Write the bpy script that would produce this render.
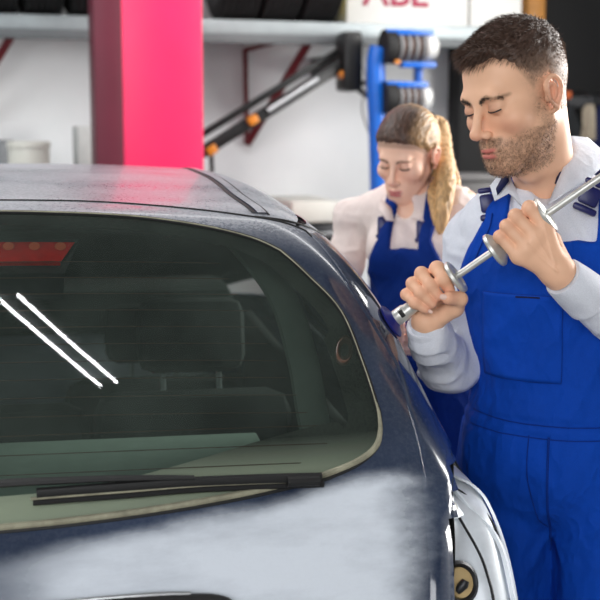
import bpy, bmesh, math, random
import numpy as np
from mathutils import Vector, Matrix
random.seed(7); RNG = np.random.default_rng(7)
for o in list(bpy.data.objects): bpy.data.objects.remove(o)
scene = bpy.context.scene
COL = scene.collection

# ------------------------------------------------------------------ camera
PITCH = math.radians(8.06); CAM_H = 1.556; FPX = 1200.0
cam_data = bpy.data.cameras.new('camera'); cam = bpy.data.objects.new('camera', cam_data)
COL.objects.link(cam); scene.camera = cam
cam_data.sensor_width = 36; cam_data.lens = 36 * FPX / 600
cam.location = (0, 0, CAM_H); cam.rotation_euler = (math.radians(90) - PITCH, 0, 0)
cam_data.dof.use_dof = True; cam_data.dof.focus_distance = 2.02; cam_data.dof.aperture_fstop = 5.0
cam_data.clip_start = 0.05

# ------------------------------------------------------------------ world, lights, exposure
world = bpy.data.worlds.new('world'); scene.world = world; world.use_nodes = True
world.node_tree.nodes['Background'].inputs[0].default_value = (0.9, 0.95, 1, 1)
world.node_tree.nodes['Background'].inputs[1].default_value = 0.35
scene.view_settings.view_transform = 'Standard'; scene.view_settings.look = 'None'
scene.view_settings.gamma = 1; scene.view_settings.exposure = 0.55
scene.view_settings.use_curve_mapping = False
def area(name, loc, aim, sx, sy, power, color=(1, 1, 1)):
    l = bpy.data.lights.new(name, 'AREA'); l.shape = 'RECTANGLE'; l.size = sx; l.size_y = sy
    l.energy = power; l.color = color
    o = bpy.data.objects.new(name, l); COL.objects.link(o); o.location = loc
    o.rotation_euler = (Vector(aim) - Vector(loc)).to_track_quat('-Z', 'Y').to_euler()
    return o
area('window_light_right', (3.6, 4.3, 2.4), (0.4, 2.2, 1.3), 2.4, 2.4, 250, (1, 0.98, 0.95))
area('fill_light_behind', (-0.9, -2.4, 2.5), (0.3, 2.4, 1.2), 3.4, 2.2, 88, (0.97, 0.98, 1))  # added fill from behind the camera; the front wall has no door
area('ceiling_light_back', (0.0, 4.4, 3.9), (0.3, 6.6, 1.0), 4.5, 0.8, 72, (1, 1, 1))
area('ceiling_light_left', (-2.2, 3.0, 3.7), (-1.2, 4.0, 0.8), 1.0, 2.5, 50, (0.97, 0.99, 1))

# ------------------------------------------------------------------ maths helpers
FW = np.array([0, math.cos(PITCH), -math.sin(PITCH)]); UP = np.array([0, math.sin(PITCH), math.cos(PITCH)])
CAM = np.array([0, 0, CAM_H])
def at(x, y, d):                                   # a point of the place, from its bearing and distance
    return CAM + d * FW + (x - 300) / FPX * d * np.array([1., 0, 0]) + (300 - y) / FPX * d * UP
def rot(yaw, pitch=0, roll=0):
    yaw, pitch, roll = map(math.radians, (yaw, pitch, roll))
    cz, sz, cx, sx, cy, sy = math.cos(yaw), math.sin(yaw), math.cos(pitch), math.sin(pitch), math.cos(roll), math.sin(roll)
    return np.array([[cz, -sz, 0], [sz, cz, 0], [0, 0, 1]]) @ np.array([[1, 0, 0], [0, cx, -sx], [0, sx, cx]]) @ np.array([[cy, 0, sy], [0, 1, 0], [-sy, 0, cy]])
LATT = np.random.default_rng(3).random((32, 32, 32)).astype(np.float32)
def vnoise(P, scale=1.0, seed=0):                  # smooth value noise 0..1
    P = np.asarray(P, float) * scale + seed * 7.31
    i = np.floor(P).astype(int); f = P - i; f = f * f * (3 - 2 * f); i %= 32; j = (i + 1) % 32
    r = 0
    for a in (0, 1):
        for b in (0, 1):
            for c in (0, 1):
                w = (f[:, 0] if a else 1 - f[:, 0]) * (f[:, 1] if b else 1 - f[:, 1]) * (f[:, 2] if c else 1 - f[:, 2])
                r = r + w * LATT[(j if a else i)[:, 0], (j if b else i)[:, 1], (j if c else i)[:, 2]]
    return r
def sstep(a, b, x):
    t = np.clip((x - a) / (b - a), 0, 1); return t * t * (3 - 2 * t)
def smax(a, b, k):
    h = np.maximum(k - np.abs(a - b), 0); return np.maximum(a, b) + h * h / (4 * k)
def smin(a, b, k):
    h = np.maximum(k - np.abs(a - b), 0); return np.minimum(a, b) - h * h / (4 * k)
def catmull(pts, n):
    pts = np.asarray(pts, float); m = len(pts); out = []
    for t in np.linspace(0, m - 1, n):
        i = min(int(t), m - 2); u = t - i
        p0, p1, p2, p3 = pts[max(i - 1, 0)], pts[i], pts[i + 1], pts[min(i + 2, m - 1)]
        out.append(.5 * ((2 * p1) + (-p0 + p2) * u + (2 * p0 - 5 * p1 + 4 * p2 - p3) * u * u + (-p0 + 3 * p1 - 3 * p2 + p3) * u ** 3))
    return np.array(out)

# ------------------------------------------------------------------ object helpers
def link(o, parent=None):
    COL.objects.link(o)
    if parent is not None: o.parent = parent
    return o
def thing(name, label, cat, loc=(0, 0, 0), rz=0, group=None):
    o = bpy.data.objects.new(name, None); o.empty_display_size = .1; COL.objects.link(o)
    o.location = loc; o.rotation_euler = (0, 0, rz)
    o['label'] = label; o['category'] = cat
    if group: o['group'] = group
    return o
def tag(o, label=None, cat=None, group=None, kind=None):
    if label: o['label'] = label
    if cat: o['category'] = cat
    if group: o['group'] = group
    if kind: o['kind'] = kind
    return o
def to_parent(V, parent):                          # world points into the parent's frame
    if parent is None: return np.asarray(V, float)
    q = parent; M = np.eye(4); chain = []
    while q is not None: chain.append(q); q = q.parent
    for q in reversed(chain):
        r = q.rotation_euler.to_matrix().to_4x4(); r.translation = q.location; M = M @ np.array(r)
    Mi = np.linalg.inv(M); V = np.asarray(V, float)
    return V @ Mi[:3, :3].T + Mi[:3, 3]
def np_mesh(name, V, F, material, parent=None, smooth=True, col=None, world=True):
    V = np.asarray(V, float)
    if world: V = to_parent(V, parent)
    me = bpy.data.meshes.new(name)
    F = F if isinstance(F, np.ndarray) else list(F)
    if isinstance(F, np.ndarray):
        n, k = F.shape
        me.vertices.add(len(V)); me.vertices.foreach_set('co', V.astype(np.float32).ravel())
        me.loops.add(n * k); me.loops.foreach_set('vertex_index', F.astype(np.int32).ravel())
        me.polygons.add(n); me.polygons.foreach_set('loop_start', np.arange(0, n * k, k, dtype=np.int32))
        me.update(calc_edges=True); me.validate()
    else:
        me.from_pydata(V.tolist(), [], F); me.validate()
    me.polygons.foreach_set('use_smooth', np.full(len(me.polygons), smooth))
    if col is not None:
        a = me.color_attributes.new('Col', 'FLOAT_COLOR', 'POINT')
        a.data.foreach_set('color', np.c_[col, np.ones(len(col))].astype(np.float32).ravel())
    me.materials.append(material)
    return link(bpy.data.objects.new(name, me), parent)

class MB:                                          # collects simple shapes into one mesh (world coordinates)
    def __init__(s): s.V = []; s.F = []; s.n = 0
    def put(s, V, F):
        s.V.append(np.asarray(V, float)); s.F += [tuple(i + s.n for i in f) for f in F]; s.n += len(V); return s
    def box(s, c, size, R=None, bev=0):
        bm = bmesh.new(); bmesh.ops.create_cube(bm, size=1)
        for v in bm.verts: v.co = Vector((v.co.x * size[0], v.co.y * size[1], v.co.z * size[2]))
        if bev: bmesh.ops.bevel(bm, geom=bm.edges[:], offset=bev, segments=2, profile=.5, affect='EDGES')
        V = np.array([v.co[:] for v in bm.verts]); bm.verts.index_update()
        F = [tuple(v.index for v in f.verts) for f in bm.faces]; bm.free()
        if R is not None: V = V @ np.asarray(R).T
        return s.put(V + np.asarray(c, float), F)
    def tube(s, pts, r, n=10, cap=True, flat=1.0, up=None):
        pts = np.asarray(pts, float); m = len(pts); r = np.broadcast_to(r, (m,)) if np.ndim(r) < 1 or len(np.atleast_1d(r)) == 1 else np.asarray(r)
        t = np.gradient(pts, axis=0); t /= np.linalg.norm(t, axis=1)[:, None] + 1e-12
        u = np.array(up if up is not None else ((0, 0, 1) if abs(t[0][2]) < .9 else (1, 0, 0)), float); V = []
        for i in range(m):
            u = u - (u @ t[i]) * t[i]; u /= np.linalg.norm(u); w = np.cross(t[i], u)
            for k in range(n):
                a = 2 * math.pi * k / n; V.append(pts[i] + r[i] * (math.cos(a) * u * flat + math.sin(a) * w))
        F = [(i * n + k, i * n + (k + 1) % n, (i + 1) * n + (k + 1) % n, (i + 1) * n + k) for i in range(m - 1) for k in range(n)]
        if cap: F += [tuple(range(n))[::-1], tuple((m - 1) * n + k for k in range(n))]
        return s.put(V, F)
    def lathe(s, prof, a, axis, n=32):             # prof: (distance along the axis, radius)
        a = np.asarray(a, float); axis = np.asarray(axis, float); axis = axis / np.linalg.norm(axis)
        u = np.cross(axis, (0, 0, 1) if abs(axis[2]) < .9 else (1, 0, 0)); u /= np.linalg.norm(u); w = np.cross(axis, u)
        V = [a + axis * p[0] + p[1] * (math.cos(2 * math.pi * k / n) * u + math.sin(2 * math.pi * k / n) * w) for p in prof for k in range(n)]
        m = len(prof)
        F = [(i * n + k, i * n + (k + 1) % n, (i + 1) * n + (k + 1) % n, (i + 1) * n + k) for i in range(m - 1) for k in range(n)]
        if prof[0][1] > 0: F.append(tuple(range(n))[::-1])
        if prof[-1][1] > 0: F.append(tuple((m - 1) * n + k for k in range(n)))
        return s.put(V, F)
    def grid(s, G):                                # G: rows x cols x 3
        r, c = G.shape[:2]
        return s.put(G.reshape(-1, 3), [(i * c + j, i * c + j + 1, (i + 1) * c + j + 1, (i + 1) * c + j) for i in range(r - 1) for j in range(c - 1)])
    def build(s, name, m, parent=None, smooth=None, angle=40):
        o = np_mesh(name, np.vstack(s.V), s.F, m, parent, smooth=True)
        try:
            o.data.set_sharp_from_angle(angle=math.radians(angle))
        except Exception: pass
        if smooth is False: o.data.polygons.foreach_set('use_smooth', np.zeros(len(o.data.polygons), bool))
        return o
def solidify(o, t, off=0):
    m = o.modifiers.new('s', 'SOLIDIFY'); m.thickness = t; m.offset = off; return o

# ------------------------------------------------------------------ volume modelling: smooth unions, then one continuous skin
class Vol:
    def __init__(s, lo, hi, h):
        s.lo = np.array(lo, float); s.h = h
        s.ax = [np.arange(lo[i], hi[i] + h, h, dtype=np.float32) for i in range(3)]
        s.F = np.full([len(a) for a in s.ax], .1, np.float32)
    def sl(s, lo, hi):
        o = []
        for i in range(3):
            a = max(0, int((lo[i] - s.lo[i]) / s.h)); b = min(len(s.ax[i]), int((hi[i] - s.lo[i]) / s.h) + 2)
            o.append(slice(a, max(b, a)))
        return tuple(o)
    def pts(s, q): return s.ax[0][q[0]][:, None, None], s.ax[1][q[1]][None, :, None], s.ax[2][q[2]][None, None, :]
    def _ap(s, fn, lo, hi, k, op, pad):
        q = s.sl(np.asarray(lo) - pad, np.asarray(hi) + pad)
        if min(x.stop - x.start for x in q) <= 0: return s
        X, Y, Z = s.pts(q); d = fn(X, Y, Z); A = s.F[q]
        s.F[q] = smin(A, d, k) if op > 0 else smax(A, -d, k)
        return s
    def ell(s, c, r, k=.02, op=1, R=None):
        c = np.array(c, float); r = np.array(r, float)
        def fn(X, Y, Z):
            x, y, z = X - c[0], Y - c[1], Z - c[2]
            if R is not None:
                M = np.asarray(R); x, y, z = M[0, 0] * x + M[1, 0] * y + M[2, 0] * z, M[0, 1] * x + M[1, 1] * y + M[2, 1] * z, M[0, 2] * x + M[1, 2] * y + M[2, 2] * z
            k0 = np.sqrt((x / r[0]) ** 2 + (y / r[1]) ** 2 + (z / r[2]) ** 2); k1 = np.sqrt((x / r[0] ** 2) ** 2 + (y / r[1] ** 2) ** 2 + (z / r[2] ** 2) ** 2) + 1e-9
            return k0 * (k0 - 1) / k1
        m = r.max() if R is not None else r
        return s._ap(fn, c - m, c + m, k, op, .05 if op > 0 else k)
    def cap(s, a, b, ra, rb=None, k=.015, op=1, cut=False, sq=None):
        a = np.array(a, float); b = np.array(b, float); rb = ra if rb is None else rb; ba = b - a; L2 = ba @ ba; L = math.sqrt(L2)
        def fn(X, Y, Z):
            x, y, z = X - a[0], Y - a[1], Z - a[2]; t = (x * ba[0] + y * ba[1] + z * ba[2]) / L2; tc = np.clip(t, 0, 1)
            dx, dy, dz = x - tc * ba[0], y - tc * ba[1], z - tc * ba[2]
            if sq is not None: dx, dy, dz = dx / sq[0], dy / sq[1], dz / sq[2]
            rr = ra + (rb - ra) * tc
            if cut:
                dx, dy, dz = x - t * ba[0], y - t * ba[1], z - t * ba[2]
                return np.maximum(np.sqrt(dx * dx + dy * dy + dz * dz) - rr, np.abs(t - .5) * L - .5 * L)
            return np.sqrt(dx * dx + dy * dy + dz * dz) - rr
        m = max(ra, rb) * (max(sq) if sq is not None else 1)
        return s._ap(fn, np.minimum(a, b) - m, np.maximum(a, b) + m, k, op, .05 if op > 0 else k)
    def chain(s, P, R, k=.015):
        for i in range(len(P) - 1): s.cap(P[i], P[i + 1], R[i], R[i + 1], k)
        return s
    def surf(s):                                   # surface nets
        F = s.F; S = F < 0
        n = [d - 1 for d in F.shape]
        cnt = np.zeros(n, np.int8)
        offs = [(i, j, k) for i in (0, 1) for j in (0, 1) for k in (0, 1)]
        for o in offs: cnt += S[o[0]:o[0] + n[0], o[1]:o[1] + n[1], o[2]:o[2] + n[2]]
        idx = np.argwhere((cnt > 0) & (cnt < 8)); ID = np.full(n, -1, np.int32); ID[tuple(idx.T)] = np.arange(len(idx))
        val = {o: F[idx[:, 0] + o[0], idx[:, 1] + o[1], idx[:, 2] + o[2]] for o in offs}
        acc = np.zeros((len(idx), 3)); w = np.zeros(len(idx))
        for o in offs:
            for a in range(3):
                if o[a] == 0:
                    p = list(o); p[a] = 1; p = tuple(p); va, vb = val[o], val[p]
                    m = (va < 0) != (vb < 0); t = np.where(m, va / np.where(m, va - vb, 1), 0)
                    q = np.array(o, float)[None, :].repeat(len(idx), 0); q[:, a] = t
                    acc += q * m[:, None]; w += m
        V = (idx + acc / w[:, None]) * s.h + s.lo
        Q = []
        for a in range(3):
            b, c = (a + 1) % 3, (a + 2) % 3
            A = [slice(None)] * 3; B = [slice(None)] * 3; A[a] = slice(0, -1); B[a] = slice(1, None)
            s0, s1 = S[tuple(A)], S[tuple(B)]
            e = np.argwhere(s0 != s1); e = e[(e[:, b] > 0) & (e[:, c] > 0) & (e[:, b] < n[b]) & (e[:, c] < n[c])]
            def g(db, dc):
                i = e.copy(); i[:, b] -= db; i[:, c] -= dc; return ID[tuple(i.T)]
            q = np.stack([g(1, 1), g(0, 1), g(0, 0), g(1, 0)], 1); fl = s0[tuple(e.T)]
            q[~fl] = q[~fl][:, ::-1]; Q.append(q)
        return V, np.vstack(Q)
def vnormals(V, Q):
    N = np.zeros_like(V); n = np.cross(V[Q[:, 2]] - V[Q[:, 0]], V[Q[:, 3]] - V[Q[:, 1]])
    for i in range(4): np.add.at(N, Q[:, i], n)
    return N / (np.linalg.norm(N, axis=1)[:, None] + 1e-12)
def relax(V, Q, n=2, f=.5):
    for _ in range(n):
        S = np.zeros_like(V); c = np.zeros(len(V))
        for i in range(4):
            np.add.at(S, Q[:, i], V[Q[:, (i + 1) % 4]]); np.add.at(c, Q[:, i], 1)
        V = V + f * (S / np.maximum(c, 1)[:, None] - V)
    return V

# ------------------------------------------------------------------ materials
def s2l(c): return tuple(((x / 255) / 12.92 if x / 255 <= .04045 else ((x / 255 + .055) / 1.055) ** 2.4) for x in c)
class NT:
    def __init__(s, name):
        s.m = bpy.data.materials.new(name); s.m.use_nodes = True; s.t = s.m.node_tree; s.t.nodes.clear()
        s.out = s.n('ShaderNodeOutputMaterial')
    def n(s, ty, **k):
        o = s.t.nodes.new(ty)
        for a, b in k.items(): setattr(o, a, b)
        return o
    def l(s, a, b): s.t.links.new(a, b)
    def noise(s, scale, detail=4, rough=.6, stretch=None, coord='Object'):
        tc = s.n('ShaderNodeTexCoord'); mp = s.n('ShaderNodeMapping'); nz = s.n('ShaderNodeTexNoise')
        s.l(tc.outputs[coord], mp.inputs[0]); s.l(mp.outputs[0], nz.inputs[0])
        if stretch: mp.inputs['Scale'].default_value = stretch
        nz.inputs['Scale'].default_value = scale; nz.inputs['Detail'].default_value = detail; nz.inputs['Roughness'].default_value = rough
        return nz.outputs[0]
    def ramp(s, x, stops):
        r = s.n('ShaderNodeValToRGB'); s.l(x, r.inputs[0]); e = r.color_ramp.elements
        while len(e) < len(stops): e.new(.5)
        for i, (p, c) in enumerate(stops):
            e[i].position = p; e[i].color = (*c, 1) if hasattr(c, '__len__') else (c, c, c, 1)
        return r.outputs[0]
    def mix(s, f, a, b, mode='MIX'):
        m = s.n('ShaderNodeMix', data_type='RGBA', blend_type=mode)
        for v, i in ((f, 0), (a, 6), (b, 7)):
            if hasattr(v, 'is_output') or hasattr(v, 'node'): s.l(v, m.inputs[i])
            else: m.inputs[i].default_value = v if i == 0 else (*v, 1)
        return m.outputs[2]
    def math(s, op, a, b=0.0):
        m = s.n('ShaderNodeMath', operation=op)
        for i, v in enumerate((a, b)):
            if hasattr(v, 'node'): s.l(v, m.inputs[i])
            else: m.inputs[i].default_value = v
        return m.outputs[0]
    def bsdf(s, color, rough=.5, metal=0, bump=None, bstr=.2, bdist=.002, **k):
        b = s.n('ShaderNodeBsdfPrincipled')
        for v, i in ((color, 'Base Color'), (rough, 'Roughness'), (metal, 'Metallic')):
            if hasattr(v, 'node'): s.l(v, b.inputs[i])
            else: b.inputs[i].default_value = (*v, 1) if i == 'Base Color' else v
        for a, v in k.items():
            a = a.replace('_', ' ')
            if hasattr(v, 'node'): s.l(v, b.inputs[a])
            else: b.inputs[a].default_value = v
        if bump is not None:
            u = s.n('ShaderNodeBump'); u.inputs['Strength'].default_value = bstr; u.inputs['Distance'].default_value = bdist
            s.l(bump, u.inputs['Height']); s.l(u.outputs[0], b.inputs['Normal'])
        s.l(b.outputs[0], s.out.inputs[0]); s.b = b
        return s.m
def plain(name, c, rough=.5, metal=0, var=.08, scale=30, bstr=.1, **k):
    t = NT(name); z = t.noise(scale); L = s2l(c)
    col = t.ramp(z, [(.3, tuple(x * (1 - var) for x in L)), (.7, tuple(min(1, x * (1 + var)) for x in L))])
    return t.bsdf(col, rough, metal, bump=z, bstr=bstr, bdist=.001, **k)
def cloth(name, c, weave=900, var=.1, rough=.85, bstr=.25, stripe=None):
    t = NT(name); L = s2l(c); z = t.noise(14, 5, .6); w = t.noise(weave, 2, .5)
    col = t.ramp(z, [(.3, tuple(x * (1 - var) for x in L)), (.7, tuple(min(1, x * (1 + var)) for x in L))])
    col = t.mix(.25, col, t.ramp(w, [(.35, tuple(x * .7 for x in L)), (.65, tuple(min(1, x * 1.2) for x in L))]))
    big = t.ramp(t.noise(11, 3, .5, (1, 1, .6)), [(.3, 0.0), (.5, 1.0), (.7, 0.0)])
    h = t.math('ADD', t.math('MULTIPLY', w, .04), t.math('MULTIPLY', big, .5 if bstr > .3 else .25))
    return t.bsdf(col, rough, 0, bump=h, bstr=.7, bdist=.02, Specular_IOR_Level=.2)
def vcol(name, rough=.5, sss=0, bscale=500, bstr=.15, **k):
    t = NT(name); a = t.n('ShaderNodeVertexColor', layer_name='Col'); z = t.noise(bscale, 3, .6)
    m = t.bsdf(a.outputs[0], rough, 0, bump=z, bstr=bstr, bdist=.0005, **k)
    if sss:
        t.b.inputs['Subsurface Weight'].default_value = sss; t.b.inputs['Subsurface Radius'].default_value = (1, .35, .2); t.b.inputs['Subsurface Scale'].default_value = .006
    return m

# ------------------------------------------------------------------ material library
def wall_mat():
    t = NT('painted_wall'); z = t.noise(1.2, 5); z2 = t.noise(60, 3)
    c = t.ramp(z, [(.3, s2l((206, 209, 211))), (.7, s2l((222, 224, 225)))])
    return t.bsdf(c, .75, bump=z2, bstr=.15, bdist=.001)
def concrete_mat():
    t = NT('concrete'); z = t.noise(1.6, 7, .65); z2 = t.noise(90, 3)
    c = t.ramp(z, [(.3, s2l((96, 96, 94))), (.7, s2l((140, 139, 135)))])
    return t.bsdf(c, .6, bump=z2, bstr=.2, bdist=.002)
M = dict(
    wall=wall_mat(), floor=concrete_mat(),
    ceiling=plain('ceiling_paint', (70, 74, 76), .8), darkwall=plain('dark_wall', (9, 9, 10), .8),
    trim=plain('grey_trim', (90, 94, 96), .6), pink=plain('magenta_paint', (224, 34, 88), .38, var=.05, scale=6),
    pink_dark=plain('magenta_shade_tone', (84, 10, 34), .5, var=.06, scale=6),  # darker copy of the magenta for the post's shaded side
    shelf=plain('galvanised_shelf', (150, 158, 160), .45, .3, var=.1, scale=8), shelf_lip=plain('shelf_lip', (92, 96, 98), .6),
    red=plain('dark_red_paint', (100, 14, 26), .5), black=plain('black_paint', (12, 12, 13), .4),
    rubber=plain('black_rubber', (13, 13, 14), .7, bstr=.3), orange=plain('orange_paint', (196, 118, 14), .45),
    silver=plain('silver_steel', (190, 192, 194), .3, .8), alu=plain('dull_aluminium', (205, 205, 200), .36, .55, var=.06, scale=60),
    blue=plain('blue_machine_paint', (0, 92, 186), .35), white=plain('white_plastic', (205, 205, 202), .4, var=.02),
    box=plain('white_carton', (208, 207, 203), .7, var=.02, scale=10), crimson=plain('crimson_ink', (150, 26, 62), .6),
    wood=plain('stained_wood', (178, 120, 46), .5, var=.15, scale=12), brown=plain('brown_coil', (88, 66, 58), .5),
    cream=plain('cream_plastic', (206, 205, 196), .5, var=.03), grey=plain('grey_plastic', (120, 122, 124), .6),
    navy_cloth=cloth('navy_jacket_cloth', (26, 32, 66)), dark_cloth=cloth('charcoal_jacket_cloth', (46, 48, 50)),
    beige=plain('beige_cloth', (150, 140, 122), .8), ink=plain('dark_grey_steel', (44, 45, 48), .4, .4),
)

# ------------------------------------------------------------------ the room
def struct(name, mb, m, parent=None):
    o = mb.build(name, m, parent)
    if parent is None: o['kind'] = 'structure'
    return o
WA = math.radians(17); TW = np.array([math.cos(WA), math.sin(WA), 0]); NW = np.array([math.sin(WA), -math.cos(WA), 0])
W0 = np.array([-1.5, 6.3, 0.0]); RW = np.c_[TW, -NW, [0, 0, 1]]
def wpt(px, py, off=0.0):                          # the point at this bearing on the plane `off` metres in front of the back wall
    v = at(px, py, 1.0) - CAM; p0 = W0 + NW * off; return CAM + v * ((p0 - CAM) @ NW) / (v @ NW)
def wu(p): return (np.asarray(p) - W0) @ TW        # distance along the wall
def wp(u, off, z): return W0 + TW * u + NW * off + np.array([0, 0, z])
U_POST0, U_POST1 = wu(wpt(525, 20, .1)), wu(wpt(543, 20, .1))
CEIL = 4.3
struct('floor', MB().box((0, 1.9, -.05), (11, 12.6, .1)), M['floor'])
struct('ceiling', MB().box((0, 1.9, CEIL + .05), (11, 12.6, .1)), M['ceiling'])
u0 = -3.5
mb = MB(); c = wp((u0 + U_POST0) / 2, -.06, CEIL / 2); mb.box(c, (U_POST0 - u0, .12, CEIL), RW); struct('wall_back', mb, M['wall'])
mb = MB(); c = wp((U_POST1 + 5.6) / 2, -.06, CEIL / 2); mb.box(c, (5.6 - U_POST1, .12, CEIL), RW); struct('wall_back_dark', mb, M['darkwall'])
mb = MB(); c = wp((U_POST0 + U_POST1) / 2, .0, CEIL / 2); mb.box(c, (U_POST1 - U_POST0, .26, CEIL), RW, .01); struct('trim_1', mb, M['wood'])
struct('wall_left', MB().box((-4.9, 1.9, CEIL / 2), (.1, 12.4, CEIL)), M['wall'])
struct('wall_right', MB().box((4.6, 1.9, CEIL / 2), (.1, 12.4, CEIL)), M['wall'])
struct('wall_front', MB().box((0, -4.2, CEIL / 2), (9.6, .1, CEIL)), M['wall'])
mb = MB(); mb.box(wp((u0 + U_POST0) / 2, .012, .06), (U_POST0 - u0, .024, .12), RW, .004); struct('baseboard_back', mb, M['trim'])

# magenta post: a hollow post, its left side's shade put into the flank's colour
PD = 5.3
pa, pb = at(122.5, 80, PD), at(203.5, 80, PD)
pw = np.linalg.norm((pb - pa)[:2])
py = math.radians(15); pr = rot(15)
pc = (pa + pb) / 2; pc[2] = 0; depth = .30
cen = pc + pr @ np.array([0, depth / 2, 0])
post = thing('post', 'tall bright magenta square steel post with a flank darkened as its shaded side behind the car roof', 'post', tuple(cen), py)
MB().box(cen + [0, 0, CEIL / 2], (pw, depth, CEIL), pr, .006).build('post_body', M['pink'], post)
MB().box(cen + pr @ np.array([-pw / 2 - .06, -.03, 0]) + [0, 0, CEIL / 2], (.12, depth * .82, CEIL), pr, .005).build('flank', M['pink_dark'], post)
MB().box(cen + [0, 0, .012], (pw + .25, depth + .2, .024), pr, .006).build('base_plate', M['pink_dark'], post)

# wall shelf
sl0, sl1 = wpt(0, 14, .42), wpt(460, 31, .42)
zs = (wpt(0, 13, .42)[2] + wpt(205, 20, .42)[2]) / 2
ue = U_POST0 - .02; us = -1.6
shelf = thing('wall_shelf', 'long grey steel wall shelf on dark red brackets, carrying tyres and white cartons', 'shelf', tuple(wp(1, 0, zs)), WA)
MB().box(wp((us + ue) / 2, .22, zs - .012), (ue - us, .43, .024), RW, .003).build('shelf_board', M['shelf'], shelf)
MB().box(wp((us + ue) / 2, .44, zs - .035), (ue - us, .014, .07), RW, .003).build('front_beam', M['shelf'], shelf)
MB().box(wp((us + ue) / 2, .43, zs - .092), (ue - us, .03, .045), RW, .003).build('lower_lip', M['shelf_lip'], shelf)
def bracket(px, py):
    b = MB(); A, B_, C_ = wpt(px, py + 12, .03), wpt(px + 70, py - 6, .40), wpt(px + 2, py + 106, .03)
    for P0, P1, w in ((A, C_, .022), (A, B_, .024), (B_, C_, .04)):
        d = P1 - P0; L = np.linalg.norm(d); d = d / L; u = np.cross(d, NW); u /= np.linalg.norm(u)
        b.box((P0 + P1) / 2, (w, .03, L), np.c_[u, np.cross(d, u), d], .002)
    return b.build('bracket', M['red'], shelf)
bracket(245, 38); bracket(-50, 28)

# tyres standing on the shelf, axle along the wall
def tyre_mb(c, R_=.31, w=.195):
    b = MB(); prof = [(-w / 2 + .015, .19), (-w / 2, .215), (-w / 2 - .004, .255), (-w / 2 + .012, .295)]
    for i in range(6):
        s = -w / 2 + .022 + (w - .044) * i / 5; prof += [(s, R_ - .001), (s + .018, R_), (s + .0185, R_ - .009), (s + .0285, R_ - .009)][: 4 if i < 5 else 2]
    prof += [(w / 2 - .012, .295), (w / 2 + .004, .255), (w / 2, .215), (w / 2 - .015, .19), (-w / 2 + .015, .19)]
    b.lathe(prof, c, TW, 56); return b
tyre_us = [wu(wpt(px, 5, .2)) for px in (-50, -6, 38, 82, 226, 265, 304)]
first = None
where = ['black tyre on the shelf just beyond the left edge of the photo', 'black tyre on the shelf cut by the left edge of the photo', 'black tyre on the shelf midway between the photo\'s left edge and the magenta post', 'black tyre on the shelf next to the left side of the magenta post',
         'black tyre on the shelf next to the right side of the magenta post', 'black tyre on the shelf, middle of the three right of the magenta post', 'black tyre on the shelf standing against the white carton, yellow ring on its side']
for i, u in enumerate(tyre_us):
    t = thing('tyre', where[i], 'tyre', tuple(wp(u, .34, zs + .31)), WA, 'tyres on the wall shelf')
    if first is None:
        first = tyre_mb(wp(u, .34, zs + .31)).build('tread', M['rubber'], t, angle=30)
    else:
        c = first.copy(); COL.objects.link(c); c.parent = t
    if i == 6:
        b = MB(); b.lathe([(.105, .262), (.1085, .262), (.1085, .272), (.105, .272)], wp(u, .34, zs + .31), TW, 56)
        tag(b.build('side_stripe', plain('yellow_stripe', (186, 168, 40), .6), t), 'yellow ring on the sidewall')

# cartons on the shelf
def carton(p0, p1, label, text=None):
    a0, a1 = wu(wpt(p0, 20, .40)), wu(wpt(p1, 20, .40)); w = a1 - a0; h = .5
    t = thing('carton', label, 'box', tuple(wp((a0 + a1) / 2, .21, zs)), WA, 'white cartons on the wall shelf')
    MB().box(wp((a0 + a1) / 2, .21, zs + h / 2), (w - .008, .38, h), RW, .004).build('carton_body', M['box'], t)
    MB().box(wp((a0 + a1) / 2, .401, zs + h - .04), (w - .012, .003, .012), RW).build('packing_tape', M['cream'], t)
    if text:
        cu = bpy.data.curves.new('lettering', 'FONT'); cu.body = text; cu.size = .215; cu.extrude = .0008; cu.align_x = 'CENTER'; cu.offset = .003
        o = bpy.data.objects.new('tmp', cu); COL.objects.link(o)
        dg = bpy.context.evaluated_depsgraph_get(); me = bpy.data.meshes.new_from_object(o.evaluated_get(dg)); bpy.data.objects.remove(o)
        me.materials.clear(); me.materials.append(M['crimson']); me.name = 'lettering'
        q = link(bpy.data.objects.new('lettering', me), t)
        p = wpt(396, 5.5, .405); R = Matrix(np.c_[TW, [0, 0, 1], NW].tolist()).to_4x4(); R.translation = Vector(p)
        Mi = Matrix.Rotation(WA, 4, 'Z'); Mi.translation = t.location; q.matrix_local = Mi.inverted() @ R
carton(346, 468.5, 'wide white carton with crimson lettering on the wall shelf', 'ABL')
carton(470, 522, 'narrow plain white carton on the wall shelf beside the wooden post')

# black swing arm of the tyre machine on the wall
def bar(b, p, q, w, h=None, bev=.004):
    p = np.asarray(p, float); q = np.asarray(q, float); d = q - p; L = np.linalg.norm(d); d = d / L; s = np.cross(d, NW); s /= np.linalg.norm(s)
    return b.box((p + q) / 2, (w, h or w, L), np.c_[s, np.cross(d, s), d], bev)
OA = .55
arm = thing('machine_arm', 'black twin-bar swing arm with a silver strut and orange joints across the white wall', 'machine arm', tuple(wpt(350, 90, OA)), WA)
hd = wpt(349, 62, OA)
MB().box(hd, (.1, .16, .30), RW, .02).build('arm_head', M['black'], arm)
MB().box(hd + TW * 0 + NW * -.30, (.07, .5, .1), RW, .01).build('wall_mount', M['black'], arm)
bar(MB(), wpt(196, 156, OA), wpt(340, 66, OA), .058, .05).build('lower_bar', M['black'], arm)
bar(MB(), wpt(196, 138, OA - .06), wpt(340, 50, OA - .06), .034).build('upper_bar', M['black'], arm)
MB().tube([wpt(268, 111, OA + .03), wpt(318, 79, OA + .03)], .014).build('strut', M['silver'], arm)
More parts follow.
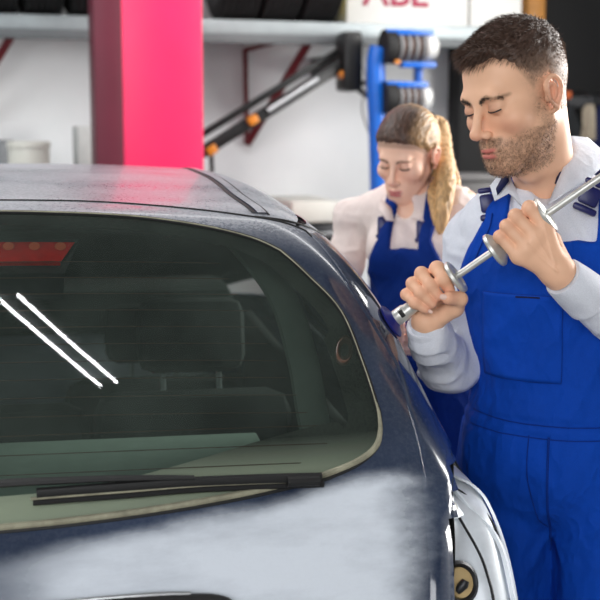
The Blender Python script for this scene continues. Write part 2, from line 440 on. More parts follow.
for a, z in ((252, 120), (344, 74), (211, 150)):
    tag(MB().box(wpt(a, z, OA + .02), (.055, .07, .045), RW @ rot(0, 0, -32), .008).build('joint', M['orange'], arm), 'orange joint block')
MB().tube([wpt(211, 150, OA), wpt(212, 170, OA), wpt(208, 182, OA)], .012).build('hook', M['black'], arm)
b = MB(); b.tube(catmull([wpt(352, 84, OA), wpt(364, 83, OA), wpt(376, 82, OA)], 8), .014); b.tube(catmull([wpt(352, 84, OA), wpt(362, 92, OA), wpt(376, 101, OA)], 8), .016); b.build('link_rod', M['black'], arm)
MB().tube(catmull([wpt(360, 62, OA + .05), wpt(366, 78, OA + .1), wpt(362, 110, OA + .1), wpt(372, 140, OA)], 20), .004).build('cable', M['grey'], arm)

# blue machine with two reels
OB = .7
mc = thing('tyre_machine', 'blue upright machine with two stacked reels behind the blond woman', 'machine', tuple(wpt(378, 100, OB) * [1, 1, 0]), WA)
pz = wpt(378, 100, OB)
col_pts = catmull([wpt(379, 48, OB), wpt(376, 62, OB), wpt(376, 90, OB), wpt(378, 140, OB), wpt(379, 230, OB), [pz[0], pz[1], .04]], 24)
MB().tube(col_pts, .048, 12, up=TW).build('column', M['blue'], mc)
MB().box(wpt(378, 150, OB) * [1, 1, 0] + [0, 0, .03], (.3, .4, .06), RW, .01).build('machine_base', M['blue'], mc)
def reel(y0, y1, x0, x1, xd):
    g = OB + .05; mid = (y0 + y1) / 2; R_ = np.linalg.norm(wpt(xd, y0, g) - wpt(xd, y1, g)) / 2
    s = MB().lathe([(-.02, .01), (-.02, R_ * .97), (-.012, R_), (.028, R_), (.036, R_ * .97), (.036, .01)], wpt(xd, mid, g), TW, 32).build('reel_disc', M['rubber'], mc)
    L = wu(wpt(x1, mid, g)) - wu(wpt(xd, mid, g)); n = 4
    b = MB(); prof = [(.036, R_ * .6)]
    for i in range(n):
        a = .05 + (L * .62) * i / n; w = L * .62 / n; prof += [(a, R_ * .66), (a + w * .12, R_ * .8), (a + w * .62, R_ * .8), (a + w * .74, R_ * .66)]
    b.lathe(prof, wpt(xd, mid, g), TW, 28).build('coil', M['brown'], mc)
    b = MB()
    for i in range(n): b.lathe([(.05 + L * .62 * i / n + .002, R_ * .835), (.05 + L * .62 * (i + .38) / n, R_ * .835)], wpt(xd, mid, g), TW, 28)
    b.build('coil_ring', M['grey'], mc)
    MB().lathe([(L * .68, R_ * .5), (L * .72, R_ * .72), (L * .85, R_ * .78), (L * .98, R_ * .6), (L * 1.02, .01)], wpt(xd, mid, g), TW, 28).build('end_cap', M['white'], mc)
    b = MB(); bar(b, wpt(xd - 2, y0 + 3, g + .02), wpt(x1 - 4, y0 + 4, g + .02), .028, .06); b.build('top_bar', M['blue'], mc)
    b = MB(); bar(b, wpt(xd + 14, y1 + 1, g + .02), wpt(x1 - 2, y1 + 1, g + .02), .026, .06); b.build('bottom_bar', M['blue'], mc)
reel(29, 64, 380, 436, 387); reel(81, 114, 380, 430, 387)
b = MB(); bar(b, wpt(418, 62, OB), wpt(418, 86, OB), .034, .05); b.build('spacer', M['blue'], mc)
tag(MB().box(wpt(397, 62, OB + .1), (.025, .03, .02), RW, .004).build('knob', M['orange'], mc), 'small orange knob')

# bench along the wall, items on it
OBn = .60
zb = wpt(330, 201, OBn)[2]; ub0, ub1 = wu(wpt(292, 205, OBn)), wu(wpt(343, 205, OBn))
bench = thing('workbench', 'waist-high cabinet with an off-white top behind the woman, dark below', 'bench', tuple(wp((ub0 + ub1) / 2, .38, 0)), WA)
MB().box(wp((ub0 + ub1) / 2, .32, zb - .055), (ub1 - ub0, .56, .11), RW, .01).build('bench_top', M['cream'], bench)
MB().box(wp((ub0 + ub1) / 2, .31, (zb - .11) / 2), (ub1 - ub0 - .05, .52, zb - .11), RW, .008).build('cabinet_body', M['black'], bench)
for k in range(3):
    dr = MB().box(wp((ub0 + ub1) / 2, .575, zb - .25 - k * .28), (ub1 - ub0 - .1, .02, .25), RW, .004).build('drawer', M['ink'], bench)
    MB().box(wp((ub0 + ub1) / 2, .595, zb - .17 - k * .28), (.25, .02, .02), RW, .004).build('drawer_handle', M['silver'], dr)
ua, ub_ = wu(wpt(-30, 170, .6)), wu(wpt(80, 170, .6)); zl = wpt(40, 172, .6)[2]
lb = thing('side_bench', 'low grey bench behind the car roof at the left edge', 'bench', tuple(wp((ua + ub_) / 2, .4, 0)), WA)
MB().box(wp((ua + ub_) / 2, .36, zl - .02), (ub_ - ua, .7, .04), RW, .005).build('bench_top', M['grey'], lb)
for a in (ua + .05, ub_ - .05):
    for o_ in (.08, .64): MB().box(wp(a, o_, (zl - .04) / 2), (.05, .05, zl - .04), RW, .004).build('leg', M['grey'], lb)
cc = wpt(29, 160, .45); hh = wpt(29, 142, .45)[2] - zl
pot = thing('canister', 'round cream canister standing on the bench behind the car roof', 'canister', (cc[0], cc[1], zl))
MB().lathe([(0, .01), (0, .1), (hh * .82, .1), (hh * .82, .105), (hh, .105), (hh, .01)], (cc[0], cc[1], zl), (0, 0, 1), 36).build('canister_body', M['cream'], pot)
MB().lathe([(hh, .1), (hh + .004, .095), (hh + .004, .01)], (cc[0], cc[1], zl), (0, 0, 1), 36).build('lid', M['cream'], pot)
cc = wpt(6, 160, .22); jr = thing('jar', 'short dark grey jar half hidden left of the cream canister', 'jar', (cc[0], cc[1], zl))
MB().lathe([(0, .01), (0, .055), (.10, .055), (.12, .04), (.15, .04), (.15, .01)], (cc[0], cc[1], zl), (0, 0, 1), 28).build('jar_body', M['grey'], jr)
cc = wpt(84, 150, .3); hb = wpt(84, 126, .3)[2] - zl
bx = thing('grey_case', 'upright pale grey case on the bench against the magenta post', 'case', (cc[0], cc[1], zl), WA)
MB().box(cc * [1, 1, 0] + [0, 0, zl + hb / 2], (.09, .2, hb), RW, .01).build('case_body', plain('pale_grey_case', (168, 170, 168), .6), bx)

# dark cabinet and hanging clothes behind the man
a0, a1 = wu(wpt(458, 120, .17)), U_POST0 - .02; zt = wpt(480, 46, .17)[2]
cab = thing('tall_cabinet', 'tall matt black tool cabinet behind the man, left of the wooden post', 'cabinet', tuple(wp((a0 + a1) / 2, .09, 0)), WA)
MB().box(wp((a0 + a1) / 2, .09, zt / 2), (a1 - a0, .14, zt), RW, .008).build('cabinet_body', M['darkwall'], cab)
for s in (-1, 1):
    dd = MB().box(wp((a0 + a1) / 2 + s * (a1 - a0) / 4, .165, zt / 2), ((a1 - a0) / 2 - .012, .012, zt - .05), RW, .003).build('door', M['darkwall'], cab)
    MB().box(wp((a0 + a1) / 2 + s * .03, .18, 1.1), (.012, .02, .14), RW, .003).build('door_handle', M['ink'], dd)
st = wpt(463, 192, 1.3)
zz = wpt(463, 178, 1.3)[2]
chb = thing('storage_crate', 'dark grey crate between the woman\'s shoulder and the man\'s collar', 'crate', (st[0], st[1], 0), WA)
MB().box((st[0], st[1], zz / 2), (.30, .3, zz), RW, .02).build('crate_body', plain('dark_grey_crate', (74, 72, 72), .6), chb)
MB().box((st[0], st[1], zz + .005), (.32, .32, .03), RW, .008).build('lid', plain('dark_grey_lid', (86, 84, 84), .6), chb)
rail_z = 2.02
rr = thing('coat_rail', 'dark wall rail with hooks behind the man\'s neck', 'rail', tuple(wp(U_POST1 + .6, .06, rail_z)), WA)
MB().box(wp(U_POST1 + .6, .03, rail_z - .3), (1.1, .03, .07), RW, .004).build('rail_board', M['ink'], rr)
def jacket(px, w, ztop, zbot, m, label, off):
    p = wpt(px, 110, off); u = wu(p); rows, cols = 22, 25; G = np.zeros((rows, cols, 3))
    for i in range(rows):
        v = i / (rows - 1); z = ztop + (zbot - ztop) * v; ww = w * (.35 + .65 * sstep(0, .18, v)) * (1 + .1 * v)
        for j in range(cols):
            s = -1 + 2 * j / (cols - 1); dep = off + .05 * (1 - s * s) + .018 * math.sin(9 * s + 2 * v + px) * v
            G[i, j] = wp(u + s * ww / 2, dep, z)
    t = thing('hanging_jacket', label, 'jacket', tuple(wp(u, off, ztop)), WA, 'work clothes hanging behind the man')
    o = MB().grid(G).build('jacket_body', m, t); solidify(o, .012)
    b = MB(); b.tube(catmull([wp(u, off + .03, ztop - .03), wp(u, off, ztop + .06), wp(u, .03, ztop + .07)], 8), .008); b.build('hanging_loop', M['ink'], t)
    return t, u
rt = rail_z - .32
t1, u1 = jacket(606, .30, rt, .75, M['navy_cloth'], 'navy work jacket with a round badge hanging at the right edge', .12)
MB().lathe([(0, .03), (.006, .03), (.008, .02), (.008, .001)], wpt(587, 134, .26), NW, 24).build('badge', M['grey'], t1)
t2, u2 = jacket(566, .2, rt, .9, M['dark_cloth'], 'charcoal jacket with an orange patch hanging beside the man\'s neck', .1)
MB().box(wpt(568, 95, .2), (.045, .02, .045), RW, .01).build('shoulder_patch', plain('orange_patch', (190, 90, 40), .7), t2)
t3, u3 = jacket(588, .07, rt, 1.5, M['beige'], 'small beige work bag hanging between the two jackets', .30)

# ceiling lamp with two tubes (mirrored in the rear window)
em = NT('tube_light'); e_ = em.n('ShaderNodeEmission'); e_.inputs[0].default_value = (1, 1, 1, 1); e_.inputs[1].default_value = 45; em.l(e_.outputs[0], em.out.inputs[0])
A0, A1 = np.array([-.57, 1.49, 3.4]), np.array([-.02, 1.21, 3.4]); dv = (A1 - A0) / np.linalg.norm(A1 - A0); nv = np.array([-dv[1], dv[0], 0])
lamp = thing('ceiling_lamp', 'slim ceiling lamp with two bright tubes, seen mirrored in the rear window', 'lamp', tuple((A0 + A1) / 2 + [0, 0, .1]))
ya = math.atan2(dv[1], dv[0]); RL = rot(math.degrees(ya))
MB().box((A0 + A1) / 2 + nv * .035 + [0, 0, .05], (.78, .16, .05), RL, .01).build('lamp_body', M['ink'], lamp)
for p, q in ((A0, A1), (np.array([-.46, 1.50, 3.4]), np.array([.05, 1.24, 3.4]))):
    MB().tube([p, q], .0048, 12).build('tube', em.m, lamp)
for s in (-.25, .25): MB().tube([(A0 + A1) / 2 + nv * .035 + dv * s + [0, 0, .07], (A0 + A1) / 2 + nv * .035 + dv * s + [0, 0, CEIL - 3.4]], .006).build('suspension_rod', M['ink'], lamp)

# ------------------------------------------------------------------ the car: one smooth body function, panels cut from it
CTH = math.radians(9.5); CR = np.array([math.cos(CTH), math.sin(CTH), 0]); CF = np.array([-math.sin(CTH), math.cos(CTH), 0]); CO = np.array([-.463, 1.359, 0])
ZK = np.array([0.3, .6, .8, .95, 1.05, 1.15, 1.25, 1.35, 1.45, 1.6])
WK = np.array([.865, .892, .8804, .8513, .8025, .7633, .7254, .6638, .5988, .5311])
YK = np.array([.6, 1.0, 1.4, 2.0, 2.35, 2.95, 3.5]); RK = np.array([1.4178, 1.4636, 1.4737, 1.459, 1.42, .99, .82])
TZ, TY = np.array([.2, .5, .75, .85, .93, 1.0, 1.43, 1.6]), np.array([.10, .11, .125, .15, .19, .25, .65, .81])
def cub(x, xs, ys):
    m = np.gradient(ys, xs); x = np.clip(x, xs[0], xs[-1]); i = np.clip(np.searchsorted(xs, x) - 1, 0, len(xs) - 2)
    h = xs[i + 1] - xs[i]; t = (x - xs[i]) / h
    return (2 * t ** 3 - 3 * t ** 2 + 1) * ys[i] + (t ** 3 - 2 * t ** 2 + t) * h * m[i] + (-2 * t ** 3 + 3 * t ** 2) * ys[i + 1] + (t ** 3 - t ** 2) * h * m[i + 1]
def Fc(c):
    x = np.abs(c[..., 0]); y = c[..., 1]; z = c[..., 2]
    roof = (z - (cub(y, YK, RK) - .073 * x * x)); rear = (cub(z, TZ, TY) + .14 * x * x - y) * .75; side = (x - cub(z, ZK, WK)) * .9
    front = y - 3.62 + .16 * x * x
    return smax(smax(smax(roof, rear, .0688), side, .103), front, .2)
def Gc(c):
    g = np.zeros_like(c)
    for i in range(3):
        e = np.zeros(3); e[i] = 1e-3; g[..., i] = (Fc(c + e) - Fc(c - e)) / 2e-3
    return g
def projc(c, lv=0.0, n=6):
    c = np.array(c, float)
    for _ in range(n):
        g = Gc(c); c = c - ((Fc(c) - lv) / (g * g).sum(-1))[..., None] * g
    return c
def cw(c): c = np.asarray(c, float); return CO + c[..., 0:1] * CR + c[..., 1:2] * CF + c[..., 2:3] * np.array([0, 0, 1.])
def ray_car(c_from, d, lo, hi, lv=0.0, n=34):       # c_from, d arrays; bisection for F=lv between lo (inside) and hi (outside)
    lo = np.full(c_from.shape[:-1], lo, float); hi = np.full(c_from.shape[:-1], hi, float)
    for _ in range(n):
        m = (lo + hi) / 2; f = Fc(c_from + d * m[..., None]) - lv; lo = np.where(f < 0, m, lo); hi = np.where(f < 0, hi, m)
    return c_from + d * ((lo + hi) / 2)[..., None]

def paint_mat():
    t = NT('car_paint'); tc = t.n('ShaderNodeTexCoord'); sp = t.n('ShaderNodeSeparateXYZ'); t.l(tc.outputs['Object'], sp.inputs[0])
    base = t.ramp(t.noise(3, 5), [(.35, s2l((42, 52, 72))), (.7, s2l((60, 72, 96)))])
    # whitish streaky area on the tailgate below the window, and light dust
    n1 = t.noise(5, 6, .6, (1, 1, 2.2)); n2 = t.noise(2.2, 3, .5)
    mz = t.n('ShaderNodeMapRange', interpolation_type='SMOOTHSTEP'); t.l(sp.outputs[2], mz.inputs[0]); mz.inputs[1].default_value = 1.006; mz.inputs[2].default_value = .980; mz.inputs[3].default_value = 0; mz.inputs[4].default_value = 1
    zz = t.math('ADD', sp.outputs[2], t.math('MULTIPLY', t.math('SUBTRACT', n1, .5), .035))
    zz = t.math('SUBTRACT', zz, t.math('MULTIPLY', t.math('SUBTRACT', sp.outputs[0], .37), .11)); t.l(zz, mz.inputs[0])
    mx = t.n('ShaderNodeMapRange', interpolation_type='SMOOTHSTEP'); mx.inputs[1].default_value = .73; mx.inputs[2].default_value = .62; mx.inputs[3].default_value = 0; mx.inputs[4].default_value = 1
    t.l(t.math('ADD', sp.outputs[0], t.math('MULTIPLY', t.math('SUBTRACT', n1, .5), .16)), mx.inputs[0])
    my = t.n('ShaderNodeMapRange', interpolation_type='SMOOTHSTEP'); t.l(sp.outputs[1], my.inputs[0]); my.inputs[1].default_value = .36; my.inputs[2].default_value = .30
    ml = t.n('ShaderNodeMapRange', interpolation_type='SMOOTHSTEP'); ml.inputs[1].default_value = .06; ml.inputs[2].default_value = .22
    t.l(t.math('ADD', sp.outputs[0], t.math('MULTIPLY', t.math('SUBTRACT', n1, .5), .12)), ml.inputs[0])
    sw = t.ramp(t.noise(7, 6, .65, (.6, 1, 2.6)), [(.3, .80), (.55, 1.0)])
    f = t.math('MULTIPLY', t.math('MULTIPLY', mz.outputs[0], mx.outputs[0]), sw)
    f = t.math('MULTIPLY', f, t.math('ADD', t.math('MULTIPLY', ml.outputs[0], .7), .3))
    col = t.mix(f, base, s2l((226, 233, 242)))
    # dust that has settled on the upward faces
    geo = t.n('ShaderNodeNewGeometry'); sg = t.n('ShaderNodeSeparateXYZ'); t.l(geo.outputs['Normal'], sg.inputs[0])
    du = t.n('ShaderNodeMapRange', interpolation_type='SMOOTHSTEP'); t.l(sg.outputs[2], du.inputs[0]); du.inputs[1].default_value = .70; du.inputs[2].default_value = 1.0
    sk = t.noise(160, 4, .7); sk2 = t.noise(5, 5, .55, (1, 1.6, 1))
    dd = t.math('MULTIPLY', du.outputs[0], t.math('MULTIPLY', t.ramp(sk, [(.32, .5), (.62, 1.0)]), t.ramp(sk2, [(.3, .62), (.6, .95)])))
    fine = t.math('MULTIPLY', t.ramp(t.noise(150, 4, .8), [(.45, 0.0), (.75, .07)]), 1.0)
    col = t.mix(t.math('MAXIMUM', dd, fine), col, s2l((176, 178, 184)))
    rg = t.math('ADD', t.math('MULTIPLY', t.math('MAXIMUM', f, dd), .34), .12)
    m = t.bsdf(col, rg, 0.0, bump=t.noise(6, 3), bstr=.02, bdist=.01, Coat_Weight=t.math('SUBTRACT', .6, t.math('MULTIPLY', t.math('MAXIMUM', f, dd), .6)), Coat_Roughness=.08)
    t.b.inputs['Specular IOR Level'].default_value = .6
    return m
def glass_mat(name, tint, dust=.06):
    t = NT(name); tr = t.n('ShaderNodeBsdfTransparent'); tr.inputs[0].default_value = (*tint, 1)
    gl = t.n('ShaderNodeBsdfGlossy'); gl.inputs[1].default_value = .0
    fr = t.n('ShaderNodeFresnel'); fr.inputs[0].default_value = 1.62
    df = t.n('ShaderNodeBsdfDiffuse'); df.inputs[0].default_value = (*s2l((150, 168, 156)), 1)
    z = t.ramp(t.noise(4, 6, .7), [(.3, dust * .5), (.75, dust * 1.7)])
    a = t.n('ShaderNodeMixShader'); t.l(z, a.inputs[0]); t.l(tr.outputs[0], a.inputs[1]); t.l(df.outputs[0], a.inputs[2])
    b = t.n('ShaderNodeMixShader'); t.l(fr.outputs[0], b.inputs[0]); t.l(a.outputs[0], b.inputs[1]); t.l(gl.outputs[0], b.inputs[2])
    t.l(b.outputs[0], t.out.inputs[0]); return t.m
def frit_mat():
    t = NT('dusty_frit'); v = t.n('ShaderNodeTexVoronoi'); tc = t.n('ShaderNodeTexCoord'); t.l(tc.outputs['Object'], v.inputs[0]); v.inputs['Scale'].default_value = 240
    d = t.ramp(v.outputs[0], [(.3, s2l((34, 35, 32))), (.5, s2l((62, 62, 56)))])
    z = t.noise(8, 5); c = t.mix(t.ramp(z, [(.35, 0.0), (.8, .3)]), d, s2l((104, 102, 92)))
    sp = t.n('ShaderNodeSeparateXYZ'); t.l(tc.outputs['Object'], sp.inputs[0]); mr = t.n('ShaderNodeMapRange'); t.l(sp.outputs[2], mr.inputs[0])
    mr.inputs[1].default_value = 1.085; mr.inputs[2].default_value = 1.045; mr.inputs[4].default_value = .95      # dirt gathered along the lower edge
    c = t.mix(mr.outputs[0], c, s2l((238, 232, 214)))
    return t.bsdf(c, .7)
PM = paint_mat()
M['gasket'] = plain('dusty_seal', (150, 147, 126), .8, var=.3, scale=40, bstr=.4)
M['gasket_dark'] = plain('black_seal', (20, 20, 20), .6)
M['gl_rear'] = glass_mat('rear_glass', (.66, .74, .70), .075); M['gl_side'] = glass_mat('side_glass', (.62, .70, .66), .03); M['gl_front'] = glass_mat('dimmed_windscreen', (.42, .50, .46), .10)  # windscreen tinted darker to dim the view through it
M['trim_in'] = plain('interior_trim', (98, 106, 99), .8); M['seat'] = plain('seat_cloth', (21, 22, 22), .95); M['lining'] = plain('interior_lining', (24, 25, 25), .9)
M['inner_metal'] = plain('bare_inner_metal', (226, 232, 238), .35, .1, var=.16, scale=14)
M['red_lens'] = plain('red_lens', (240, 22, 18), .25, var=.25, scale=60)
M['red_dot'] = plain('bright_red_lens', (255, 130, 90), .2, var=.02)
car = thing('car', 'dusty dark blue hatchback seen from behind, tailgate whitish below the window, rear lamp missing', 'car', tuple(CO), CTH)

def carobj(mb, name, m, parent=None, **k): return mb.build(name, m, car if parent is None else parent, **k)
N1, N2, N3, N4 = 26, 26, 22, 26
def seg(P, n, last=False): q = catmull(P, n + 1); return q if last else q[:-1]
HS = np.vstack([seg([(0, .682, 1.42), (.149, .679, 1.417), (.285, .674, 1.409), (.404, .658, 1.393), (.489, .639, 1.373), (.538, .619, 1.351)], N1),
                seg([(.538, .619, 1.351), (.581, .585, 1.311), (.630, .541, 1.255), (.653, .472, 1.178), (.666, .41, 1.11)], N2),
                seg([(.666, .41, 1.11), (.663, .388, 1.085), (.650, .365, 1.065), (.615, .345, 1.048), (.563, .326, 1.036)], N3),
                seg([(.563, .326, 1.036), (.432, .295, 1.022), (.295, .272, 1.012), (.154, .258, 1.005), (0, .25, 1.002)], N4, True)])
HT = np.vstack([seg([(0, .738, 1.434), (.12, .738, 1.433), (.234, .735, 1.43), (.409, .713, 1.416), (.505, .699, 1.403), (.60, .69, 1.388)], N1),
                seg([(.60, .69, 1.388), (.625, .645, 1.347), (.655, .586, 1.284), (.691, .528, 1.214), (.716, .488, 1.160), (.719, .428, 1.107)], N2),
                seg([(.719, .428, 1.107), (.722, .375, 1.054), (.713, .297, .973), (.70, .225, .867), (.69, .18, .72), (.68, .16, .56)], N3),
                seg([(.68, .16, .56), (.5, .13, .55), (.25, .11, .55), (0, .10, .55)], N4, True)])
HS, HT = projc(HS), projc(HT)
def full(H): L = H[1:-1][::-1] * [-1, 1, 1]; return np.vstack([H, L])           # closed outline, both halves
def ringstrip(A, B, n, lv=0.0, lvB=None):
    rows = []
    for k in range(n + 1):
        t = k / n; rows.append(projc(A * (1 - t) + B * t, lv if lvB is None else lv + (lvB - lv) * t))
    G = np.stack(rows); G = np.concatenate([G, G[:, :1]], 1); return G
AS, AT = full(HS), full(HT)
carobj(MB().grid(cw(ringstrip(AS, AT, 16)))
       , 'tailgate', PM, angle=60)
tg = [o for o in car.children if o.name == 'tailgate'][0]
# glass: a row for every pair of points above and below
def fillrows(H, lv, n=30):
    m = len(H); half = m // 2; rows = []
    top = H[:half + 1]; bot = H[half:][::-1]
    bot = catmull(bot, len(top)); R = []
    for i in range(len(top)):
        t = np.linspace(0, 1, n)[:, None]; R.append(projc(top[i] * (1 - t) + bot[i] * t, lv))
    R = np.stack(R); return np.concatenate([R[::-1][:-1] * [-1, 1, 1] if False else (R * [-1, 1, 1])[1:][::-1], R], 0)
gl = carobj(MB().grid(cw(fillrows(HS, -.003))), 'rear_window', M['gl_rear'])
# black printed band behind the edge of the glass
cen_ = np.array([0, .46, 1.21])
HI = HS.copy()
for i, p in enumerate(HS):
    w = .036 if i < N1 + N2 * .6 else .05
    if i > N1 + N2: w = .05 + .035 * sstep(N1 + N2, N1 + N2 + N3, i) * (1 - sstep(N1 + N2 + N3, N1 + N2 + N3 + 20, i))
    T = HS[min(i + 1, len(HS) - 1)] - HS[max(i - 1, 0)]; g = Gc(p); d = np.cross(T, g); d /= np.linalg.norm(d)
    if d @ (cen_ - p) < 0: d = -d
    HI[i] = p + d * w
HI[:, 0] = np.maximum(HI[:, 0], 0)
carobj(MB().grid(cw(ringstrip(full(HI), AS, 4, -.006))), 'printed_band', frit_mat(), gl)
def loop_tube(H, r, lv, name, m, parent=None, closed=True, flat=1):
    P = projc(H, lv); P = np.vstack([P, P[:2]]) if closed else P
    return carobj(MB().tube(cw(P), r, 8, cap=not closed, flat=flat), name, m, parent)
nA = len(AS); zA = np.r_[AS[:, 2], AS[:2, 2]]
carobj(MB().tube(cw(np.vstack([AS, AS[:2]])), .0019 + .0036 * (1 - sstep(1.04, 1.14, zA)), 8, cap=False), 'window_seal', M['gasket'], gl)
loop_tube(projc(AS * .985 + AT * .015), .004, -.002, 'seal_edge', M['gasket_dark'], gl)
loop_tube(HT[:N1 + 3], .0022, .0, 'shut_line', M['gasket_dark'], tg, closed=False)

# roof: cross-sections from edge to edge
ys = np.concatenate([np.linspace(0, .3, 14), np.linspace(.34, 1.6, 30), np.linspace(1.64, 2.35, 20)])
na = 61; G = np.zeros((len(ys), na, 3))
for i, yy in enumerate(ys):
    a = np.linspace(-1, 1, na); ang = a * math.radians(62); d = np.stack([np.sin(ang), 0 * ang, np.cos(ang)], -1)
    x_est = np.abs(np.sin(ang)) * .68; y0 = (.737 - .13 * x_est ** 2); y = y0 + yy if i else y0
    if i: y = y0 * (1 - sstep(0, 2.0, yy)) + (.737) * sstep(0, 2.0, yy) + yy
    c = np.stack([0 * a, y, 0 * a + 1.08], -1); G[i] = ray_car(c, d, .05, .9)
G = G[:, :, :]
up = G[..., 2] > 1.384
roof_obj = carobj(MB().grid(cw(G)), 'roof', PM)
# keep only the part above the side panels and behind the windscreen
def delete_faces(o, fn):
    bm = bmesh.new(); bm.from_mesh(o.data); dl = [f for f in bm.faces if fn(f.calc_center_median())]
    bmesh.ops.delete(bm, geom=dl, context='FACES'); bm.to_mesh(o.data); bm.free()
delete_faces(roof_obj, lambda c: c.z < 1.378 or (c.y > 2.36))
def slab(name, H, lv, w, m, parent, n=40):          # flat strip that follows the body
    P = catmull(H, n); g = Gc(projc(P)); T = np.gradient(P, axis=0); S = np.cross(T, g); S /= np.linalg.norm(S, axis=1)[:, None]
    rows = np.stack([projc(P - S * w / 2, lv - .004), projc(P - S * w / 2, lv), projc(P + S * w / 2, lv), projc(P + S * w / 2, lv - .004)])
    return carobj(MB().grid(cw(rows)), name, m, parent, angle=30)
for s in (1, -1):
    D1 = np.array([(.452, 2.2, 1.44), (.455, 1.8, 1.45), (.459, 1.419, 1.458), (.466, 1.1, 1.45), (.476, .90, 1.44), (.49, .792, 1.424), (.506, .715, 1.41)]) * [s, 1, 1]
    slab('roof_channel', D1, .0015, .007, M['gasket_dark'], roof_obj); slab('roof_moulding', D1 + [s * .014, 0, -.001], .003, .017, PM, roof_obj)
    slab('roof_channel', D1 + [s * .027, 0, -.002], .0015, .003, M['gasket_dark'], roof_obj)
# tailgate seam along the roof edge, out to the side
seam = projc(np.array([(.505, .700, 1.403), (.56, .705, 1.396), (.61, .725, 1.385), (.65, .77, 1.37), (.67, .85, 1.36)]))
for s in (1, -1): carobj(MB().tube(cw(catmull(seam, 24) * [s, 1, 1]), .0025, 8), 'shut_line', M['gasket_dark'], tg)

# sides: rows at fixed height, swept from the tailgate edge round the corner and forward
AX = np.array([.25, .98])
side_edge = HT[N1:N1 + N2 + N3 + 1]
zt_, xt_, yt_ = side_edge[::-1, 2], side_edge[::-1, 0], side_edge[::-1, 1]
zr = np.concatenate([np.linspace(.30, .56, 8)[:-1], np.linspace(.56, 1.04, 33)[:-1], np.linspace(1.04, 1.386, 26)])
na1, yl = 46, np.concatenate([np.linspace(.98, 3.2, 62), np.linspace(3.24, 3.5, 8)])
Z = []
for z in zr:
    zc = np.clip(z, .56, 1.388); x0, y0 = np.interp(zc, zt_, xt_), np.interp(zc, zt_, yt_)
    if z < .56: x0 = .68
    a0 = math.atan2(y0 - AX[1], x0 - AX[0]); u = np.linspace(0, 1, na1) ** 1.0; ang = a0 * (1 - u)
    d = np.stack([np.cos(ang), np.sin(ang), 0 * ang], -1); c = np.stack([0 * ang + AX[0], 0 * ang + AX[1], 0 * ang + z], -1)
    A = ray_car(c, d, .05, 1.6)
    c2 = np.stack([0 * yl, yl, 0 * yl + z], -1); B = ray_car(c2, np.broadcast_to([1., 0, 0], c2.shape), .0, 1.2)
    Z.append(np.vstack([A, B[1:]]))
Z = np.stack(Z)
# the edge of the lamp opening at each height (the vertical edge beside the tailgate)
ez, ex = np.array([.5, .862, .92, .986, 1.036, 1.06]), np.array([.735, .738, .750, .764, .791, .80])
def cls(c):
    x, y, z = c
    if (y - .86) ** 2 + (z - .30) ** 2 < .34 ** 2 or (y - 3.12) ** 2 + (z - .30) ** 2 < .34 ** 2: return None
    if z < .36 and False: return None
    if y < 1.0 and .62 < z < 1.036 and x > np.interp(z, ez, ex) and y < .30 + .16 * sstep(.80, 1.036, z) + .35 * 0 + (.10): return 'lamp'
    zr_ = cub(np.array(y), YK, RK)
    if 0.98 < z < 1.33 and .93 < y < 2.55 and z < 1.33 - .9 * max(0, y - 2.25) and z > 1.0 and not (1.40 < y < 1.48): return 'glass'
    if y > 2.4 and z > .97: return None
    return 'body'
def zobj(name, want, m, s, thick=None, parent=None, Zs=None, cond=cls):
    Zs = Z if Zs is None else Zs
    r, c = Zs.shape[:2]; V = cw(Zs * [s, 1, 1]).reshape(-1, 3); F = []
    C4 = (Z[:-1, :-1] + Z[1:, 1:] + Z[1:, :-1] + Z[:-1, 1:]) / 4
    for i in range(r - 1):
        for j in range(c - 1):
            if cond(C4[i, j]) == want: F.append((i * c + j, i * c + j + 1, (i + 1) * c + j + 1, (i + 1) * c + j))
    used = sorted({k for f in F for k in f}); mp = {k: i for i, k in enumerate(used)}
    return np_mesh(name, V[used], [tuple(mp[k] for k in f) for f in F], m, car if parent is None else parent)
def side_cls(z, y, x): return cls((x, y, z))
dep_ = np.interp(Z[..., 2], [.5, .862, .92, .986, 1.036, 1.06], [.735, .738, .750, .764, .791, .80]); Zin = projc(Z, -.030 + .027 * sstep(.035, .085, Z[..., 0] - dep_), 5)
